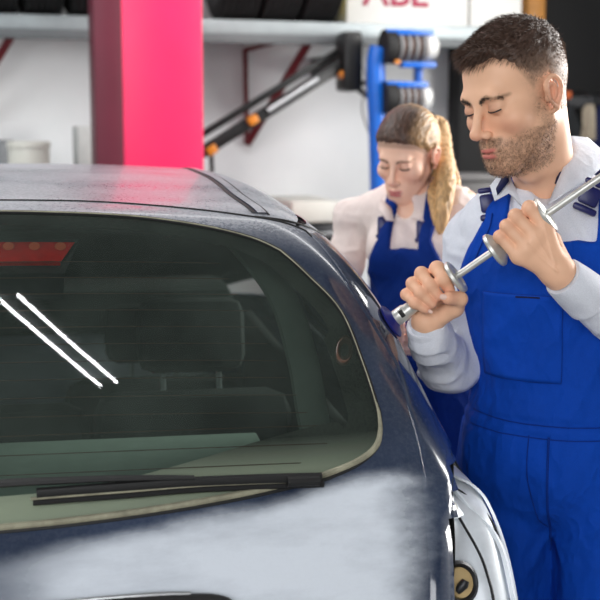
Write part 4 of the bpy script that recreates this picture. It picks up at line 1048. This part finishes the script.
def make_clothes(person, org, yaw, sc, arms, neck, fem, mats, znk, hz):
    R = rot(yaw); org = np.array(org, float)
    tw = lambda V: (np.asarray(V) * sc) @ R.T + org; tl = lambda p: ((np.asarray(p, float) - org) @ R) / sc
    floor_z = -org[2] / sc
    AL = [[tl(p) for p in a] for a in arms]                         # shoulder, elbow, wrist
    pts = np.array([p for a in AL for p in a]); lo = np.minimum(pts.min(0) - .09, [-.24, -.18, -.3]); hi = np.maximum(pts.max(0) + .09, [.24, .2, .50])
    v = Vol(lo, hi, .0045)
    cw_ = .180 if not fem else .150
    def SH(w):
        if not fem: w.cap((-.13, -.012, .395), (.13, -.012, .395), .058, None, .05)
        else:
            for s in (-1, 1): w.cap((0, -.012, .385), (s * .13, -.012, .355), .050, .046, .05)
    v.ell((0, 0, -.03), (.172, .118, .14), .03); v.ell((0, 0, .10), (.146 if not fem else .13, .108, .16), .05); v.ell((.010 if not fem else 0, -.0, .28), (cw_, .118 if not fem else .105, .185), .05)
    if fem:
        for s in (-1, 1): v.ell((s * .065, .075, .26), (.062, .058, .062), .05)
    SH(v); v.cap((0, -.02, .38), (0, -.01, .43), .070 if not fem else .055, .058 if not fem else .045, .04)
    T = v.F.copy()
    for sd, a in zip((1, -1), AL):
        v.cap((sd * .10, -.01, .37), a[0], .062 if not fem else .055, .054 if not fem else .05, .05)
        r = (.054, .050, .048, .035) if not fem else (.050, .044, .040, .032)
        v.cap(a[0], a[1], r[0], r[1], .04); v.cap(a[1], a[2], r[2], r[3], .02)
    nk0, nk1 = tl(neck[0]), tl(neck[1])
    v.cap(nk0, nk1, .062 if not fem else .052, .056 if not fem else .046, .004, -1)
    v.cap(tl(neck[2]), tl(neck[3]), .040 if not fem else .042, .008, .004, -1)
    V, Q = v.surf(); N = vnormals(V, Q)
    slv = sstep(.15, .19, np.abs(V[:, 0])) * sstep(.40, .28, V[:, 2]); V = folds(V, N, Q, .0045, 17, 2); V = V + N * (slv * .0125 * ((1 - np.abs(2 * vnoise(V[:, [2, 0, 1]] * [1.5, .7, .9], 19, 11) - 1)) ** 2.2 - .35))[:, None]; shirt = np_mesh('shirt', tw(relax(V, Q, 1)), Q, mats['shirt'], person)
    # overalls
    v2 = Vol([-.24, -.2, floor_z + .04], [.24, .21, .50], .0045)
    X, Y, Z = v2.ax[0][:, None, None], v2.ax[1][None, :, None], v2.ax[2][None, None, :]
    q = []
    for i in range(3): q.append(np.clip(np.round((v2.ax[i] - v.lo[i]) / v.h).astype(int), 0, T.shape[i] - 1))
    # same torso, evaluated on the longer grid
    t2 = Vol([-.24, -.2, floor_z + .04], [.24, .21, .50], .0045)
    t2.ell((0, 0, -.03), (.172, .118, .14), .03); t2.ell((0, 0, .10), (.146 if not fem else .13, .108, .16), .05); t2.ell((.010 if not fem else 0, -.0, .28), (cw_, .118 if not fem else .105, .185), .05)
    if fem:
        for s in (-1, 1): t2.ell((s * .065, .075, .26), (.062, .058, .062), .05)
    SH(t2); t2.cap((0, -.02, .35), (0, -.01, .38), .060 if not fem else .05, .05 if not fem else .04, .04)
    T = t2.F.copy(); ax = np.abs(X)
    xs, hw = (.103, .022) if not fem else (.060, .016); ax = np.abs(X - (.010 if not fem else 0))
    zt = np.where(ax < xs + hw, znk + 0 * ax, znk + .035 - (ax - xs - hw) * (2.2 if not fem else 2.8)); zt = np.where(Y < 0, np.minimum(zt, znk - .1), zt)
    bib = Z - zt; strap = np.maximum(np.abs(ax - xs) - hw, znk - .02 - Z)
    mask = np.minimum(np.broadcast_to(bib, T.shape), np.broadcast_to(strap, T.shape))
    F = smax(T - .0125, mask * .8, .004)
    v2.F = F.astype(np.float32)
    lx = .092
    for s in (-1, 1): v2.cap((s * lx, .0, -.10), (s * lx * 1.05, .005, -.50), .098, .082, .03); v2.cap((s * lx * 1.05, .005, -.50), (s * lx * 1.1, -.015, floor_z + .07), .082, .07, .03)
    F2 = v2.F.copy()
    V, Q = v2.surf(); N = vnormals(V, Q); wv = sstep(.46, .0, V[:, 2])
    V = folds(V, N, Q, .0048, 15, 7, (1, 1, .55)) + N * ((1 - np.abs(2 * vnoise(V * [1, 1, .5] + V[:, [2, 2, 0]] * .35, 12, 9) - 1)) ** 2.2 * .013 * wv)[:, None]
    V = V - N * (.0045 * (np.exp(-((V[:, 2] - hz) / .007) ** 2) + .6 * np.exp(-((V[:, 2] - hz + .024) / .005) ** 2)))[:, None]
    V = relax(V, Q, 1); ov = np_mesh('overalls', tw(V), Q, mats['overall'], person)
    from mathutils.bvhtree import BVHTree
    tree = BVHTree.FromPolygons(V.tolist(), Q.tolist())
    def front(x, z, off=.0, side=1):               # the point of the overalls' front at local x, z
        hit = tree.ray_cast(Vector((x, .6, z)), Vector((0, -1, 0)))[0]
        if hit is not None: return np.array([x, hit.y + off * .45, z])
        i = np.clip((x - v2.lo[0]) / v2.h, 0, F2.shape[0] - 2); k = np.clip((z - v2.lo[2]) / v2.h, 0, F2.shape[2] - 2); i0, k0 = int(i), int(k)
        col = (F2[i0, :, k0] * (1 - i + i0) + F2[i0 + 1, :, k0] * (i - i0)) * (1 - k + k0) + (F2[i0, :, k0 + 1] * (1 - i + i0) + F2[i0 + 1, :, k0 + 1] * (i - i0)) * (k - k0)
        j = np.where(col < 0)[0]; j = j[-1] if len(j) else F2.shape[1] // 2
        y = v2.ax[1][j] + v2.h * float(np.clip(col[j] / min(col[j] - col[min(j + 1, len(col) - 1)], -1e-6), 0, 1)); return np.array([x, y + off, z])
    def seam(pts, r=.0012, off=.003, name='seam', m=None):
        P = catmull([(x, 0, z) for x, z in pts], 30); return MB().tube(tw([front(p[0], p[2], off) for p in P]), r, 6).build(name, m or M['seam'], ov)
    # shoes and legs down to the floor
    for s in (-1, 1):
        f = MB(); a = tw((s * lx * 1.1, -.02, 0))[:2]; fd = R @ np.array([0, 1, 0])
        sh = Vol([-.06, -.11, 0], [.06, .20, .12], .006); sh.ell((0, -.03, .045), (.043, .065, .055), .03); sh.ell((0, .09, .03), (.047, .085, .036), .05); sh.F = smax(sh.F, (.012 - sh.ax[2])[None, None, :] + 0 * sh.F, .004)
        SV, SQ = sh.surf(); SV[:, 2] += .0; o = np_mesh('shoe', SV @ rot(yaw).T + [a[0], a[1], 0], SQ, M['shoe'], person)
        sv = MB(); sv.lathe([(0, .047), (.014, .048), (.016, .044)], (0, 0, 0), (0, 0, 1), 28); VV = np.vstack(sv.V) * [1, 2.9, 1] + [0, .035, 0]; sv.V = [VV @ rot(yaw).T + [a[0], a[1], 0]]; sv.build('sole', M['rubber'], o)
    return tw, tl, ov, shirt, front, seam
def inner_body(tw, arms_l, neck_l, fem):             # what the clothes cover, coarse
    v = Vol([-.5, -.3, -1.0], [.5, .6, .5], .012)
    v.ell((0, 0, -.03), (.150, .10, .13), .03); v.ell((0, 0, .10), (.125, .09, .16), .05); v.ell((0, 0, .28), (.14, .10, .17), .05); v.cap((-.12, -.012, .385), (.12, -.012, .385), .045, None, .05)
    v.cap((0, -.02, .36), neck_l, .052 if not fem else .044, None, .03)
    for a in arms_l: v.chain(a, [.042, .038, .022], .02)
    for s in (-1, 1): v.chain([(s * .092, 0, -.08), (s * .096, .005, -.50), (s * .1, -.015, -.93)], [.078, .055, .035], .03)
    V, Q = v.surf(); return tw(V), Q

def leaf(name, poly, m, parent, t=.002, sub=3):     # folded cloth leaf from its outline, bearing and distance
    P = np.array([at(*p) for p in poly]); c = P.mean(0) - FW * .003
    bm = bmesh.new(); vs = [bm.verts.new(p) for p in P]; vc = bm.verts.new(c)
    for i in range(len(vs)): bm.faces.new((vs[i], vs[(i + 1) % len(vs)], vc))
    bmesh.ops.recalc_face_normals(bm, faces=bm.faces[:])
    V = np.array([v.co[:] for v in bm.verts]); bm.verts.index_update(); F = [tuple(v.index for v in f.verts) for f in bm.faces]; bm.free()
    o = np_mesh(name, V, F, m, parent); solidify(o, t)
    return o

# ------------------------------------------------------------------ the man
PALM = dict(skin=hexc(243, 192, 158), red=hexc(216, 124, 100), lid=hexc(200, 140, 116), lip=hexc(204, 112, 104), brow=hexc(50, 36, 28),
            beard=hexc(96, 72, 54), fade=hexc(158, 128, 106), hair=hexc(84, 64, 54))
rodd = lambda x: 2.10 - (x - 388) * .12 / 212
man_org = at(559, 430, 2.27)
man = thing('person', 'dark-haired man with stubble in blue bib overalls and white shirt, holding a pulling rod', 'person', (man_org[0], man_org[1], 0))
MYAW = 158
shR, elR, wrR = at(477, 240, 2.335), at(449, 366, 2.27), at(430, 334, 2.125)
shL, elL, wrL = at(652, 222, 2.20), at(662, 362, 2.16), at(572, 284, 2.035)
neck = (at(541, 120, 2.18), at(547, 196, 2.255), at(545, 175, 2.20), at(546, 207, 2.115))
zn = (at(545, 240, 2.15)[2] - man_org[2])
mtw, mtl, ov, shirt, front, seam = make_clothes(man, man_org, MYAW, 1.0, [(shR, elR, wrR), (shL, elL, wrL)], neck, False, dict(shirt=M['shirt_w'], overall=M['overall']), zn, at(545, 424, 2.14)[2] - man_org[2])
(hV, hQ, hC), htw, htl = make_head(man, at(515.6, 94.0, 2.12), (124, -19.5, 4.5), 1.0, False, at(548, 205, 2.26), .056, PALM)
f4 = lambda x, y, d, r: (*at(x, y, d), r)
# his right hand, fist closed round the grip
rf = [[f4(447, 274, 2.108, .0125), f4(437, 268.5, 2.074, .0118), f4(443, 279, 2.052, .0112), f4(449, 289, 2.060, .0100)],
      [f4(434, 280, 2.112, .0120), f4(421.5, 273.5, 2.076, .0108), f4(430, 285, 2.053, .0100), f4(438.5, 296, 2.056, .0092)],
      [f4(424, 290, 2.114, .0112), f4(412.5, 283.5, 2.078, .0100), f4(420.5, 293, 2.055, .0094), f4(432, 303.5, 2.057, .0088)],
      [f4(416, 300, 2.114, .0105), f4(406.5, 294.5, 2.080, .0092), f4(414.5, 303.0, 2.058, .0086), f4(425.5, 309.5, 2.060, .0080)]]
rp = [f4(447, 276, 2.112, .013), f4(436, 284, 2.116, .013), f4(427, 293, 2.118, .013), f4(420, 303, 2.116, .012)]
rt = [f4(438, 318, 2.098, .0170), f4(455, 308, 2.080, .0150), f4(460, 299, 2.062, .0125), f4(448.5, 298, 2.046, .0118)]
RH = hand_mesh(rf, rp, rt, f4(427, 322, 2.108, .0225), f4(434, 345, 2.150, .024), PALM)
# his left hand, knuckles towards us, fingers hooked over the sliding weight
lf = [[f4(542, 223, 1.992, .0125), f4(529.5, 208, 1.990, .0112), f4(529, 212, 2.022, .0100), f4(538, 220, 2.036, .0090)],
      [f4(532, 233, 1.990, .0122), f4(515.5, 216, 1.990, .0108), f4(516, 221, 2.024, .0096), f4(526, 230, 2.042, .0088)],
      [f4(523.5, 243, 1.992, .0116), f4(506.5, 226, 1.992, .0100), f4(507, 231, 2.026, .0092), f4(517, 240, 2.046, .0085)],
      [f4(515, 253, 1.997, .0108), f4(499.5, 236.5, 1.998, .0090), f4(500, 241, 2.028, .0084), f4(510, 249, 2.046, .0078)]]
lp = [f4(544, 227, 1.996, .0150), f4(534, 238, 1.994, .0150), f4(526, 248, 1.996, .0145), f4(519, 256, 2.000, .0135)]
lt = [f4(560, 258, 2.018, .0160), f4(553, 240, 2.040, .0130), f4(540, 228, 2.050, .0110), f4(528, 226, 2.052, .0095)]
LH = hand_mesh(lf, lp, lt, f4(558, 272, 2.012, .0255), f4(585, 296, 2.045, .028), PALM)
# tendons on the back of the hand
Vl, Ql, Cl = LH; Nl = vnormals(Vl, Ql)
for a in lf[1:3] + [lf[0]]:
    A, B = np.array(a[0][:3]), np.array(at(557, 272, 1.985)); d = (B - A) / np.linalg.norm(B - A)
    rr = Vl - A; t = rr @ d; dist = np.linalg.norm(rr - t[:, None] * d, axis=1) if False else np.abs((rr - t[:, None] * d) @ np.cross(d, FW)); m_ = np.exp(-(dist / .0022) ** 2) * (t > .004) * (t < .075) * (Nl @ FW < -.2)
    Vl = Vl + Nl * (m_ * .0011)[:, None]
LH = (Vl, Ql, Cl)
iV, iQ = inner_body(mtw, [[mtl(p) for p in a] for a in ((shR, elR, at(434, 345, 2.15)), (shL, elL, at(585, 296, 2.045)))], mtl(at(548, 200, 2.26)), False)
merge_mesh('body', [(hV, hQ, hC), RH, LH, (iV, iQ, np.tile(PALM['skin'], (len(iV), 1)))], M['skin'], man)
nail(man, at(443.5, 297, 2.036), at(441, 297, 2.04) - at(450, 298, 2.04), -FW)
nail(man, at(430.5, 311.5, 2.051), at(431, 312, 2.055) - at(424, 308, 2.055), -FW, (.0032, .004))
# cuffs
def cuff(parent, a, b, ra, rb, name='cuff'):
    a, b = np.array(a), np.array(b); d = b - a; L = np.linalg.norm(d); d /= L
    c = MB(); c.lathe([(0, ra - .006), (0, ra), (.004, ra + .002), (L * .5, (ra + rb) / 2 + .002), (L, rb + .001), (L + .002, rb - .004)], a, d, 40)
    # hollow mouth
    c.lathe([(0, ra - .006), (.014, ra - .008), (.02, ra * .35)], a, d, 40); o = c.build(name, M['shirt_w'], parent); return o
cR = cuff(shirt, at(426, 324, 2.112), at(432, 350, 2.158), .034, .037)
cL = cuff(shirt, at(562.5, 276.5, 2.012), at(588, 298, 2.05), .034, .042)
for p in ((435, 341, 2.098), (438, 371, 2.205)): MB().lathe([(0, .0048), (.0015, .0048), (.002, .003), (.002, .0005)], at(*p), -FW, 16).build('button', M['button'], cR)
leaf('cuff_lining', [(443, 353, 2.16), (447, 359, 2.165), (444, 368, 2.17), (443.5, 360, 2.165)], M['navy'], cR)
# collar
colr = leaf('collar', [(503, 170, 2.19), (490, 186, 2.17), (494.5, 201, 2.135), (509, 193, 2.135), (521.5, 206, 2.12), (513, 183, 2.16), (507.5, 171, 2.185)], M['shirt_w'], shirt)
leaf('collar_lining', [(504.5, 173, 2.178), (496, 189, 2.158), (497.5, 195, 2.133), (509, 181, 2.15), (508, 172, 2.17)], M['navy'], colr, .0015)
def strip(name, A, B, m, parent, n=24, bulge=.006, t=.002):
    A, B = catmull([at(*p) for p in A], n), catmull([at(*p) for p in B], n); rows = [A * (1 - u) + B * u - FW * (bulge * math.sin(math.pi * u)) for u in np.linspace(0, 1, 6)]
    o = MB().grid(np.array(rows)).build(name, m, parent); solidify(o, t); return o
strip('collar', [(569, 137, 2.27), (572, 148, 2.20), (563, 168, 2.155), (548, 205, 2.125)], [(588, 138, 2.30), (606, 158, 2.22), (590, 178, 2.15), (561, 196, 2.115)], M['shirt_w'], shirt)
strip('collar_lining', [(569, 138, 2.25), (570.5, 150, 2.19), (563, 166, 2.165), (556, 184, 2.145)], [(566, 139, 2.26), (566, 152, 2.21), (560, 167, 2.18), (555, 184, 2.15)], M['navy'], shirt)
strip('collar', [(569, 136, 2.27), (560, 140, 2.33), (535, 150, 2.33), (512, 168, 2.24)], [(588, 139, 2.30), (575, 150, 2.36), (540, 165, 2.36), (506, 178, 2.25)], M['shirt_w'], shirt)
strip('button_placket', [(543, 208, 2.112), (538, 240, 2.117)], [(549, 208, 2.114), (546, 240, 2.117)], M['shirt_w'], shirt, bulge=.001)
# bib details
wz = lambda y, d=2.14: (at(545, y, d)[2] - man_org[2])
Z1, Z2, Z3 = wz(424), wz(437), wz(600)
seam([(-.15, Z1), (0, Z1 - .004), (.15, Z1)]); seam([(-.15, Z2), (0, Z2 - .004), (.15, Z2)])
seam([(-.006, Z2), (-.004, -.12), (.0, -.22)], .0022); seam([(.030, Z2), (.032, -.06), (.016, -.14), (.002, -.165)])
def lx_of(px, y, d=2.14): return mtl(at(px, y, d))[0]
xa, xb = lx_of(482, 300, 2.17), lx_of(566, 300, 2.13); z1, z2 = wz(294), wz(382)
G = np.array([[front(xa + (xb - xa) * u, z1 + (z2 - z1) * w, .0065) for u in np.linspace(0, 1, 24)] for w in np.linspace(0, 1, 24)])
pk = MB().grid(mtw(G)).build('pocket', M['overall'], ov); solidify(pk, .005)
for pts in ([(xa, z1), (xb, z1)], [(xa, z1 - .022), ((xa + xb) / 2, z1 - .027), (xb, z1 - .022)], [(xa, z1), (xa, z2), ], [(xb, z1), (xb, z2)], [(xa, z2), (xb, z2)]): seam(pts, .0012, .009)
seam([((xa + xb) * .5 + .01, z1 - .004), ((xa + xb) * .5 - .035, z1 - .003)], .0026, .0085, 'pen_slot', M['navy'])
for s in (-1, 1): seam([(s * .120, wz(215)), (s * .122, zn + .02), (s * .135, zn - .01), (s * .150, zn - .05)], .0014, .003)
# buckles
for (x, y, d, tl_) in ((490, 203, 2.205, 8), (590, 196, 2.115, -24)):
    Rb = np.c_[[1, 0, 0], FW, UP] @ rot(0, 0, -tl_); c0 = at(x, y, d)
    bk = MB().box(c0, (.036, .010, .034), Rb, .005).build('buckle', M['buckle'], ov)
    MB().box(c0 + Rb @ np.array([0, -.004, -.026]), (.044, .010, .012), Rb, .004).build('buckle_loop', M['buckle'], bk)
    MB().box(c0 + Rb @ np.array([0, -.002, .024]), (.040, .010, .010), Rb, .004).build('buckle_loop', M['buckle'], bk)

# ------------------------------------------------------------------ the woman
PALW = dict(skin=hexc(246, 200, 174), red=hexc(226, 136, 120), lid=hexc(196, 140, 120), lip=hexc(200, 104, 110), brow=hexc(110, 78, 58), hair=hexc(74, 50, 38), blond=hexc(206, 164, 112))
wo = at(419, 338, 3.20)
woman = thing('person', 'woman with a blond ponytail in blue overalls and pale pink shirt, looking down', 'person', (wo[0], wo[1], 0))
WY = 155
wsR, weR, wwR = at(353, 218, 3.27), at(340, 312, 3.20), at(384, 352, 2.88)
wsL, weL, wwL = at(462, 218, 3.14), at(476, 318, 3.10), at(428, 352, 2.84)
wneck = (at(418, 185, 3.12), at(414, 210, 3.19), at(408, 200, 3.14), at(401, 222, 3.02))
wzn = (at(405, 249, 3.1)[2] - wo[2]) / .93
wtw, wtl, wov, wshirt, wfront, wseam = make_clothes(woman, wo, WY, .93, [(wsR, weR, wwR), (wsL, weL, wwL)], wneck, True, dict(shirt=M['shirt_p'], overall=M['overall_w']), wzn, 0)
(hV, hQ, hC), wh, whl = make_head(woman, at(407, 153.3, 3.10), (148.5, -24, -4.5), .93, True, at(415, 218, 3.20), .046, PALW)
g4 = lambda x, y, d, r: (*at(x, y, d), r)
def simple_hand(w, t, pal, curl):
    w, t = np.array(w), np.array(t); d = t - w; L = .17 / np.linalg.norm(d); d = d * L; s = np.cross(d, UP); s = s / np.linalg.norm(s); dn = np.cross(s, d); dn /= np.linalg.norm(dn)
    F, P = [], []
    for k in range(4):
        o = s * (k - 1.5) * .019; l = (.9, 1, .94, .78)[k]; a = w + d * .5 + o
        F.append([(*a, .0095), (*(a + d * .24 * l + dn * curl * .008), .0085), (*(a + d * .38 * l + dn * curl * .022), .0078), (*(a + d * .46 * l + dn * curl * .036), .007)]); P.append((*a, .011))
    th = [(*(w + d * .12 + s * .02), .013), (*(w + d * .32 + s * .042), .0105), (*(w + d * .48 + s * .046 + dn * curl * .015), .0085)]
    return hand_mesh(F, P, th, (*w, .020), (*(w - d * .45), .024), pal, .0024)
WR = simple_hand(at(390, 349, 2.80), at(399, 338, 2.62), PALW, 1); WL = simple_hand(wwL, at(408, 345, 2.66), PALW, 1)
iV, iQ = inner_body(wtw, [[wtl(p) for p in a] for a in ((wsR, weR, wwR), (wsL, weL, wwL))], wtl(at(415, 216, 3.2)), True)
merge_mesh('body', [(hV, hQ, hC), WR, WL, (iV, iQ, np.tile(PALW['skin'], (len(iV), 1)))], M['skin'], woman)
# ponytail falling over her left shoulder
def tail(pts, rs, seed, name='ponytail'):
    P = catmull([at(*p) for p in pts], 26); r = np.interp(np.linspace(0, 1, 26), np.linspace(0, 1, len(rs)), rs)
    v = Vol(P.min(0) - .07, P.max(0) + .07, .003)
    for i in range(25): v.cap(P[i], P[i + 1], r[i], r[i + 1], .01)
    V, Q = v.surf(); N = vnormals(V, Q); g = vnoise(V * [1, 1, .10], 330, seed); V = V + N * ((g - .5) * .006)[:, None]
    C = np.tile(PALW['blond'], (len(V), 1)) * (.5 + .85 * g)[:, None]; return np_mesh(name, V, Q, M['hair'], woman, col=C)
tail([(428, 122, 3.24), (440, 126, 3.27), (444, 150, 3.18), (446, 180, 3.05), (443, 208, 3.01), (440, 232, 3.00)], [.014, .018, .020, .022, .018, .006], 3)
tail([(434, 150, 3.14), (438, 172, 3.12), (433, 195, 3.05), (436, 226, 3.00)], [.008, .011, .011, .003], 5, 'hair_lock')
tail([(446, 150, 3.2), (454, 180, 3.15), (460, 204, 3.08)], [.010, .012, .003], 6, 'hair_lock')
tag(MB().lathe([(-.010, .020), (-.006, .028), (.006, .028), (.010, .020)], at(431, 122, 3.25), (.9, .3, .2), 20).build('hair_tie', M['ink'], woman), 'dark hair tie')
def wleaf(name, poly, m=None, t=.003): return leaf(name, poly, m or M['shirt_p'], wshirt, t)
wleaf('collar', [(381, 199, 3.08), (378, 208, 3.06), (386, 220, 3.03), (394, 221, 3.035), (391, 208, 3.07)])
wleaf('collar', [(430, 200, 3.10), (433, 210, 3.07), (423, 222, 3.04), (411, 217, 3.045), (420, 208, 3.08)])
for (x, y, d) in ((384, 226, 3.09), (423, 230, 3.045)):
    c0 = at(x, y, d); Rb = np.c_[[1, 0, 0], FW, UP]
    bk = MB().box(c0, (.034, .012, .05), Rb, .006).build('buckle', M['buckle'], wov); MB().box(c0 + UP * -.026, (.042, .012, .012), Rb, .004).build('buckle_loop', M['buckle'], bk)

# ------------------------------------------------------------------ the pulling tool
ta, tb = at(392, 321, rodd(392) - .0), at(640, 150, rodd(640)); tax = (tb - ta) / np.linalg.norm(tb - ta)
def tp(px):                                         # point of the rod above this bearing
    lo_, hi_ = 0.0, 1.0
    for _ in range(40):
        m_ = (lo_ + hi_) / 2; p = ta + (tb - ta) * m_; v_ = p - CAM; x = 300 + FPX * v_[0] / (v_ @ FW)
        if x < px: lo_ = m_
        else: hi_ = m_
    return p
tool = thing('slide_hammer', 'silver dent pulling rod with round flanges and a blue suction cup on the car', 'tool', tuple(ta))
MB().tube([tp(398), tp(636)], .0062, 16).build('rod', M['alu'], tool)
def lt_(name, px, prof, m=None, par=None): return MB().lathe(prof, tp(px), tax, 40).build(name, m or M['alu'], tool if par is None else par, angle=35)
fl = lambda s=1: [(-.010 * s, .010), (-.007 * s, .019), (-.0055 * s, .0285), (-.003 * s, .0305), (.002 * s, .0305), (.004 * s, .028), (.0045 * s, .022), (.002 * s, .019), (.003 * s, .0065)]
lt_('grip_flange', 456, fl())
lt_('grip', 452, [(-.073, .0095), (-.072, .0105), (0, .0105)])
lt_('sliding_weight', 495, [(-.002, .0065), (-.004, .018), (-.0055, .0285), (-.003, .0315), (.002, .0315), (.005, .029), (.010, .023), (.018, .017), (.022, .0115), (.085, .0115), (.088, .016)])
lt_('weight_flange', 545, [(-.008, .011), (-.006, .020), (-.0045, .031), (-.001, .033), (.003, .033), (.005, .030), (.006, .022), (.004, .019), (.005, .0065)])
s0 = lt_('socket', 397, [(-.004, .006), (-.004, .0135), (.0, .0145), (.018, .0145), (.021, .0125), (.040, .0115), (.044, .0105), (.044, .008)])
q = tp(395.5) ; MB().box(q - FW * .0125 + UP * .002 + tax * .012, (.008, .008, .014), np.c_[tax, FW, np.cross(tax, FW)], .001).build('slot', M['gasket_dark'], s0)
# suction cup seated on the body
loc_ = np.array([(ta - CO) @ CR, (ta - CO) @ CF, ta[2]]); pc_ = projc(loc_, .0); nn = Gc(pc_); nn /= np.linalg.norm(nn); cup = cw(pc_); cn = cw(nn) - CO
cax = (tp(398) - cup); cax /= np.linalg.norm(cax); cax = cax * .5 + cn * .5; cax /= np.linalg.norm(cax)
MB().lathe([(-.0005, .030), (.003, .0315), (.006, .028), (.010, .016), (.016, .012), (.022, .011)], cup + cn * .001, cax, 36).build('suction_cup', plain('blue_rubber', (30, 38, 120), .35), tool)
